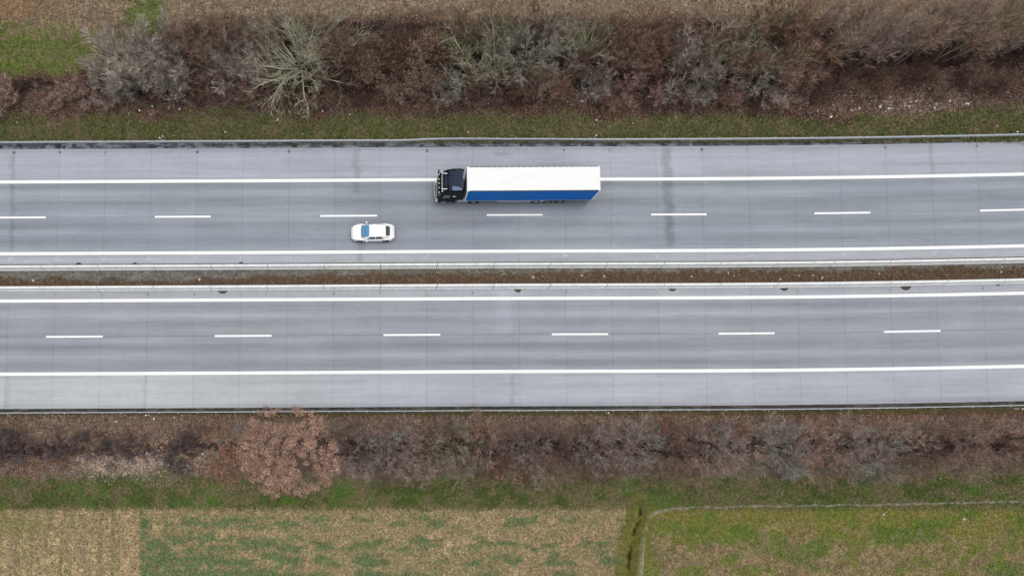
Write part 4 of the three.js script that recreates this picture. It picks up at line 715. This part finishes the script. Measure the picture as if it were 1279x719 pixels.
// --- the tree that kept its dry leaves: limbs that end in round clumps of leaves, spread over a domed crown
{
  const R = rng(777), stem = new Twigs(), crown = new Twigs(), rr = (a, b) => a + (b - a) * R(), bark = [0.17, 0.125, 0.1];
  const fork = V(0, 1.5, 0);
  stem.limb([V(0, -0.2, 0), V(0.05, 0.7, -0.03), fork], 0.2, 0.15, bark);
  const knots = []; for (let i = 0; i < 9; i++) { const a = i / 9 * 6.283 + rr(-0.2, 0.2), r = rr(1.0, 2.3), k = V(Math.cos(a) * r, rr(2.6, 3.6), Math.sin(a) * r); knots.push(k); stem.limb([fork, fork.clone().lerp(k, 0.5).add(V(rr(-0.2, 0.2), 0.2, rr(-0.2, 0.2))), k], 0.1, 0.055, bark, rr(0.8, 1.2)); }
  knots.push(V(0, 4, 0)); stem.limb([fork, V(0.1, 2.8, 0.1), V(0, 4, 0)], 0.1, 0.05, bark);
  for (let i = 0; i < 210; i++) {
    const a = i * 2.39996, q = Math.sqrt((i + 0.5) / 210), rim = 0.86 + 0.22 * noise(Math.cos(a) * 2.2 + 5, Math.sin(a) * 2.2 + 5, 301), r = q * 4.75 * rim;
    const c = V(Math.cos(a) * r + rr(-0.2, 0.2), 1.1 + 4.2 * Math.sqrt(Math.max(0.02, 1 - q * q * 0.96)) * rr(0.82, 1.04), Math.sin(a) * r * 0.95 + rr(-0.2, 0.2));
    if (noise(c.x * 0.9, c.z * 0.9, 302) < 0.24) continue;
    const near = knots.reduce((m, k) => (k.distanceToSquared(c) < m.distanceToSquared(c) ? k : m));
    crown.limb([near, near.clone().lerp(c, 0.55).add(V(0, 0.15, 0)), c], 0.03, 0.012, bark, rr(0.8, 1.3));
    const rad = rr(0.28, 0.55), tone = rr(0.6, 1.25), n = Math.round(125 * (rad / 0.4) ** 2);
    for (let k = 0; k < n; k++) { const d = dirIn(R); d.y = d.y * 0.75 + 0.25; crown.leaf(c.clone().addScaledVector(d, rad * Math.pow(R(), 0.4)), rr(0.045, 0.082), R, [0.48, 0.31, 0.235], tone * rr(0.65, 1.35)); }
  }
  const [x, z] = at(364, 565), o = thing('brown_leaved_tree', 'round brown tree keeping its dry leaves beside the guardrail', 'tree');
  o.position.set(x, groundY(x, z) - 0.05, z); o.scale.set(1.1, 1.12, 1.04);
  mesh('trunk', stem.geo(), barkMat, o); mesh('crown', crown.geo(), barkMat, o);
}
// ───────────────────────── ground cover (grass, leaves, dry stems) ─────────────────────────
const QY = new THREE.Quaternion(), EU = new THREE.Euler();
function scatter(name, label, category, geo, tries, seed, xr, zr, accept, size, mat) {
  const R = rng(seed), list = [];
  for (let i = 0; i < tries; i++) {
    const X = lerp(xr[0], xr[1], R()), Z = lerp(zr[0], zr[1], R()), a = R(), b = R(), c = R(), d = R();
    const [sx, sy] = survey(X, Z); if (sx < -30 || sx > 1310 || sy < -25 || sy > 745) continue;
    const col = accept(X, Z, sx, sy - off(X) * 11.6, a, sy); if (!col) continue;
    list.push([X, Z, b, c, d, col]);
  }
  const m = new THREE.InstancedMesh(geo, mat, list.length), M = new THREE.Matrix4(), P = V(0, 0, 0), Sc = V(1, 1, 1), C = new THREE.Color();
  list.forEach(([X, Z, b, c, d, col], i) => {
    EU.set((c - 0.5) * 0.5, b * Math.PI * 2, (d - 0.5) * 0.5); QY.setFromEuler(EU); const s = lerp(size[0], size[1], c * d * 0.6 + 0.4 * b);
    M.compose(P.set(X, groundY(X, Z) + 0.005, Z), QY, Sc.set(s, s * lerp(0.7, 1.3, d), s)); m.setMatrixAt(i, M);
    const k = lerp(0.55, 1.45, c); C.setRGB(col[0] * k, col[1] * k * lerp(0.93, 1.07, d), col[2] * k); m.setColorAt(i, C);
  });
  m.name = numbered(name); scene.add(m); stuff(m, label, category); return m;
}
function tuft(seed, n, h, spread, w) {
  const R = rng(seed), pos = [], nor = [];
  for (let i = 0; i < n; i++) {
    const a = R() * 6.283, r = R() * spread * 0.4, x = Math.cos(a) * r, z = Math.sin(a) * r, b = a + (R() - 0.5) * 1.6, L = h * (0.6 + 0.7 * R()), o = spread * (0.4 + R()), dx = Math.cos(b), dz = Math.sin(b);
    pos.push(x - dz * w, 0, z + dx * w, x + dx * o, L, z + dz * o, x + dz * w, 0, z - dx * w);
    for (let k = 0; k < 3; k++) nor.push(-dx * 0.35, 0.93, -dz * 0.35);
  }
  const g = new THREE.BufferGeometry(); g.setAttribute('position', new THREE.Float32BufferAttribute(pos, 3)); g.setAttribute('normal', new THREE.Float32BufferAttribute(nor, 3)); return g;
}
function leafGeo(s) { const g = new THREE.BufferGeometry(); g.setAttribute('position', new THREE.Float32BufferAttribute([-s, 0.01, 0, 0, 0.03, s * 0.5, s, 0.012, 0, -s, 0.01, 0, s, 0.012, 0, 0, 0.028, -s * 0.5], 3)); g.computeVertexNormals(); return g; }
const coverMat = new THREE.MeshPhysicalMaterial({ roughness: 1, specularIntensity: 0.1, side: THREE.DoubleSide }), grassTuft = tuft(5, 9, 0.13, 0.14, 0.014), dryTuft = tuft(6, 8, 0.16, 0.2, 0.012), cropTuft = tuft(8, 8, 0.1, 0.16, 0.035), brush = tuft(7, 12, 0.5, 0.5, 0.012);
const SN = [-58, N.gutter0 - 0.1], SS = [S.gutter1 + 0.1, 24], XR = [X0 + 1, X1 - 1];
const pickCol = (l, a) => l[Math.min(l.length - 1, Math.floor(a * l.length))];
const greens = [[0.095, 0.108, 0.038], [0.13, 0.14, 0.055], [0.07, 0.088, 0.026], [0.19, 0.155, 0.085]], straw = [[0.3, 0.24, 0.15], [0.22, 0.175, 0.108], [0.17, 0.147, 0.08], [0.35, 0.28, 0.19]], dead = [[0.135, 0.083, 0.06], [0.18, 0.118, 0.088], [0.1, 0.066, 0.052], [0.24, 0.17, 0.13]];
// verge grass by the guardrail
scatter('verge_grass', 'short green and brown grass along the hedge guardrail', 'grass', grassTuft, 90000, 201, XR, [-36, SN[1]], (X, Z, sx, y, a) => {
  const big = fbm(X * 0.22, Z * 0.3, 21, 3), e = 148 + (big - 0.5) * 34 + 14 * smooth(960, 1010, sx) * smooth(1090, 1060, sx); if (y < e + (a - 0.5) * 16) return null;
  return pickCol(fbm(X * 0.8, Z * 0.8, 202, 4) + (a * 3.7 % 1 - 0.5) * 0.25 > 0.56 ? [...straw.slice(1, 3), dead[1], greens[3], greens[0]] : greens, a * 7.31 % 1);
}, [0.6, 1.5], coverMat);
// leaves and dead stems under the hedge
scatter('fallen_leaves', 'brown fallen leaves on the hedge bank', 'leaves', leafGeo(0.08), 110000, 203, XR, [-46, SN[1]], (X, Z, sx, y, a, sy) => (y > 172 || sy < 20 || a > lerp(1, 0.12, smooth(142, 165, y)) || (sx < 200 && sy < 95) ? null : hedgeSoilShade(X, Z, sx, y) > 0.5 ? (a < 0.4 ? pickCol([[0.06, 0.042, 0.036], [0.085, 0.058, 0.046], [0.045, 0.034, 0.03]], a * 9.7 % 1) : null) : pickCol(sx > 1000 ? [...dead, [0.42, 0.33, 0.28]] : dead, a * 9.7 % 1)), [0.6, 1.6], coverMat);  // leaves inside the hedge get darker colours that stand in for its shade
scatter('dry_undergrowth', 'tangled dead stems and brambles under the hedge', 'undergrowth', brush, 17000, 204, XR, [-46, -32], (X, Z, sx, y, a, sy) => (y > 150 || sy < 30 || (sx < 130 && sy < 100) || a > lerp(0.9, 0.35, smooth(120, 150, y)) ? null : pickCol(hedgeSoilShade(X, Z, sx, y) > 0.5 ? [[0.1, 0.07, 0.055], [0.06, 0.043, 0.035], [0.15, 0.11, 0.09]] : [[0.16, 0.11, 0.088], [0.1, 0.07, 0.058], [0.22, 0.16, 0.13]], a * 9.7 % 1)), [0.5, 1.5], coverMat);  // stem colours darkened inside the hedge to deepen its painted shade
// meadow and field behind the hedge
scatter('meadow_grass', 'green and straw coloured grass behind the hedge', 'grass', dryTuft, 45000, 205, XR, [-50, -36], (X, Z, sx, y, a, sy) => {
  if (sy > 30 + 70 * smooth(260, 60, sx)) return null;
  const g = smooth(22, 58, sy + (fbm(X * 1.1, Z * 1.3, 31, 3) - 0.5) * 46 - sx * 0.05) * 0.85 * smooth(240, 190, sx) + smooth(34, 14, Math.hypot(sx - 183, (sy - 16) * 0.6)); return a * 5.3 % 1 < g ? pickCol(greens, a * 8.1 % 1) : pickCol(straw, a * 8.1 % 1).map((v, i) => v * [0.74, 0.74, 0.84][i]);
}, [0.5, 1.3], coverMat);
// embankment
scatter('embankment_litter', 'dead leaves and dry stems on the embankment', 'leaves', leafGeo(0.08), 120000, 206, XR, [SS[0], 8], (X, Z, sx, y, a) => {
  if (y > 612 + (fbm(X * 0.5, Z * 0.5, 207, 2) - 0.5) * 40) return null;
  if (bankSoilShade(X, Z, sx, y) > 0.5) return a < 0.3 ? pickCol([[0.07, 0.05, 0.04], [0.1, 0.07, 0.055]], a * 9.7 % 1) : null;  // darker leaf colours continue the painted shade round the roots
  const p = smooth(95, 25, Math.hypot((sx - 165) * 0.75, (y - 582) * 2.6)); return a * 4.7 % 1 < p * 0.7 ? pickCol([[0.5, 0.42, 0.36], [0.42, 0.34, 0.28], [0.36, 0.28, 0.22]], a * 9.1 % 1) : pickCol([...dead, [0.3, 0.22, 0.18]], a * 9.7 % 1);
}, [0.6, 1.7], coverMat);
scatter('embankment_stems', 'dry grass and bramble stems on the embankment', 'undergrowth', brush, 16000, 208, XR, [SS[0] + 0.4, 7], (X, Z, sx, y, a) => (y > 600 || bankSoilShade(X, Z, sx, y) > 0.5 || (sx < 270 && a > 0.35) ? null : pickCol([[0.25, 0.19, 0.16], [0.19, 0.145, 0.125], [0.32, 0.25, 0.21], [0.21, 0.17, 0.16]], a * 9.7 % 1)), [0.4, 1.2], coverMat);
// green strip and fields
scatter('strip_grass', 'lush green grass strip at the embankment foot', 'grass', grassTuft, 100000, 209, XR, [4, 12], (X, Z, sx, y, a, sy) => {
  const big = fbm(X * 0.25, Z * 0.35, 51, 3), top = 596 + (big - 0.5) * 30 - 6 * smooth(700, 1000, sx); if (y < top + (a - 0.5) * 14 || sy > 636 + (a - 0.5) * 8) return null;
  return pickCol(fbm(X * 0.7, Z * 0.9, 210, 4) + (a * 3.7 % 1 - 0.5) * 0.22 > 0.5 - 0.04 * smooth(600, 900, sx) ? [greens[3], straw[2], straw[1], greens[1]] : (big > 0.55 ? [[0.1, 0.168, 0.038], [0.085, 0.15, 0.032], greens[1]] : [[0.08, 0.13, 0.032], ...greens.slice(0, 3)]), a * 7.31 % 1);
}, [0.6, 1.6], coverMat);
scatter('field_stubble', 'straw stubble and thin grass of the fields', 'stubble', dryTuft, 90000, 211, XR, [8, 23], (X, Z, sx, y, a, sy) => {
  if (sy < 634 || (sx > 782 && sx < 812)) return null;
  if (sx > 800) { const g = smooth(690, 650, sy + (fbm(X, Z, 212, 2) - 0.5) * 60) * 0.7 + 0.55 * smooth(0.42, 0.68, fbm(X * 0.6, Z * 0.8, 85, 4)); return a * 5.3 % 1 < g ? pickCol(fbm(X * 0.3, Z * 0.5, 88, 3) > 0.56 ? [[0.11, 0.16, 0.04], [0.14, 0.18, 0.05]] : [[0.2, 0.205, 0.045], [0.26, 0.235, 0.06], [0.13, 0.15, 0.04], [0.18, 0.14, 0.075]], a * 8.1 % 1) : pickCol(straw, a * 8.1 % 1).map((v) => v * 0.85); }
  return a > (sx < 172 ? 0.75 : 0.8) ? null : pickCol(a * 3.3 % 1 < 0.3 ? [straw[2], greens[3]] : straw, a * 8.1 % 1);
}, [0.4, 1.1], coverMat);
scatter('crop_plants', 'green crop seedlings in patchy rows', 'crop', cropTuft, 70000, 213, [-32, 30], [9, 22], (X, Z, sx, y, a, sy) => (a < cropWeight(X, Z, sx, sy) * 0.5 ? pickCol([[0.11, 0.18, 0.08], [0.09, 0.155, 0.075], [0.14, 0.19, 0.07]], a * 31 % 1) : null), [0.6, 1.4], coverMat);
scatter('ditch_grass', 'olive grass in the ditch beside the meadow', 'grass', dryTuft, 14000, 214, [22, 30], [8, 22], (X, Z, sx, y, a, sy) => (distTo(DITCH, X, Z) < 1.0 + a * 0.6 && distTo(DITCH, X, Z) > 0.15 + a * 0.25 && a < 0.8 ? pickCol([[0.19, 0.19, 0.05], [0.25, 0.23, 0.07], [0.13, 0.14, 0.04]], a * 9.3 % 1) : null), [0.7, 1.6], coverMat);
// median: dry plants and pebbles
scatter('median_weeds', 'dry brown weeds along the barrier in the median', 'weeds', tuft(11, 12, 0.16, 0.16, 0.012), 26000, 215, XR, [B1 - 1.2, B2 + 0.4], (X, Z, sx, y, a) => {
  const t = (Z - off(X) - B1) / (B2 - B1), ed = 0.55 - 0.26 * smooth(200, 620, sx) + (fbm(X * 0.35, 2, 123, 3) - 0.5) * 0.5; if (t < ed + (a - 0.5) * 0.2 || t > 0.84 || t < 0.2) return null; return pickCol([[0.2, 0.125, 0.09], [0.15, 0.095, 0.07], [0.26, 0.18, 0.13], [0.12, 0.09, 0.06], [0.16, 0.13, 0.06]], a * 9.7 % 1);
}, [0.5, 1.4], coverMat);
{
  const s = new THREE.IcosahedronGeometry(0.05, 0);
  scatter('median_pebbles', 'grey pebbles and clods in the median', 'gravel', s, 9000, 216, XR, [B1 - 1.2, B2 + 0.2], (X, Z, sx, y, a) => { const t = (Z - off(X) - B1) / (B2 - B1); return t < 0.2 || t > 0.82 || a > 0.7 ? null : pickCol([[0.22, 0.22, 0.21], [0.1, 0.1, 0.095], [0.3, 0.3, 0.29], [0.16, 0.14, 0.12]], a * 9.7 % 1); }, [0.25, 1.0], new THREE.MeshStandardMaterial({ roughness: 1 }));
}
// scraps of pale litter, each a crumpled piece
{
  const R = rng(333), geos = [0, 1, 2].map((k) => { const r = rng(50 + k), n = 3, pos = []; for (let j = 0; j <= n; j++) for (let i = 0; i <= n; i++) pos.push((i / n - 0.5 + (r() - 0.5) * 0.12) * 0.2, 0.03 + r() * 0.07, (j / n - 0.5 + (r() - 0.5) * 0.12) * 0.14); const idx = []; for (let j = 0; j < n; j++) for (let i = 0; i < n; i++) { const a = j * (n + 1) + i; idx.push(a, a + n + 1, a + 1, a + 1, a + n + 1, a + n + 2); } return geom(pos, idx); });
  const mats = [std([0.58, 0.57, 0.54], 0.8, { side: THREE.DoubleSide }), std([0.45, 0.41, 0.35], 0.8, { side: THREE.DoubleSide }), std([0.6, 0.63, 0.66], 0.6, { side: THREE.DoubleSide })];
  const put = (px, py, label, group, h = 0) => { const [x, z] = at(px, py), m = mesh('litter_scrap', geos[Math.floor(R() * 3)], mats[Math.floor(R() * 3)]); const s = 0.6 + R() * 0.9; m.scale.set(s, s, s); m.rotation.y = R() * 6.28; m.position.set(x, (h ? 0 : groundY(x, z)) + h, z); m.userData = { label, category: 'litter', group }; };
  const a = [[132, 135], [161, 142], [174, 138], [188, 143], [190, 133], [224, 136], [281, 165], [203, 170], [21, 153], [285, 115], [403, 139], [347, 149], [378, 167], [418, 169], [430, 171], [437, 143], [523, 120], [560, 116], [610, 130], [558, 160], [585, 165], [688, 120], [709, 128], [727, 127], [745, 150], [788, 128], [791, 154], [865, 122], [885, 124], [892, 130], [873, 147], [844, 146], [668, 162], [1077, 76], [1077, 117], [1094, 121], [1065, 138], [1074, 135], [1107, 139], [1131, 132], [1146, 70], [1253, 68], [1205, 113], [1161, 111], [1038, 146], [1091, 165], [1246, 158], [1178, 98], [1206, 83], [1029, 102], [1145, 126], [1150, 138], [1170, 130]];
  for (const [x, y] of a) put(x, y, 'small pale scrap of litter ' + hedgeWhere(x, y), 'scraps of litter on the hedge bank');
  for (let i = 0; i < 12; i++) put(1085 + R() * 130, 122 + R() * 16, 'small pale scrap of litter in the cluster on the slope below the slender trees', 'scraps of litter on the hedge bank');
  const b = [[192, 523], [217, 521], [227, 537], [145, 526], [306, 534], [252, 567], [460, 531], [779, 530], [614, 640], [1178, 522], [1210, 649], [1013, 538], [197, 563], [182, 566], [1108, 643], [628, 598], [560, 600], [1180, 598]];
  for (const [x, y] of b) put(x, y, 'small pale scrap of litter on the embankment or field edge', 'scraps of litter below the embankment guardrail');
  const c = [[41, 350.5], [249, 349], [666, 346], [727, 344], [755, 345], [864, 345], [910, 341], [917, 344.5], [975, 348.5], [1027, 347], [1098, 341.5], [1016, 344], [998, 344], [1252, 333], [1251, 340]];
  for (const [x, y] of c) put(x, y, 'small pale scrap of litter among the weeds of the median', 'scraps of litter in the median');
}
scene.traverse((o) => { if (o.isMesh) { o.castShadow = true; o.receiveShadow = true; } });
renderer.render(scene, camera);
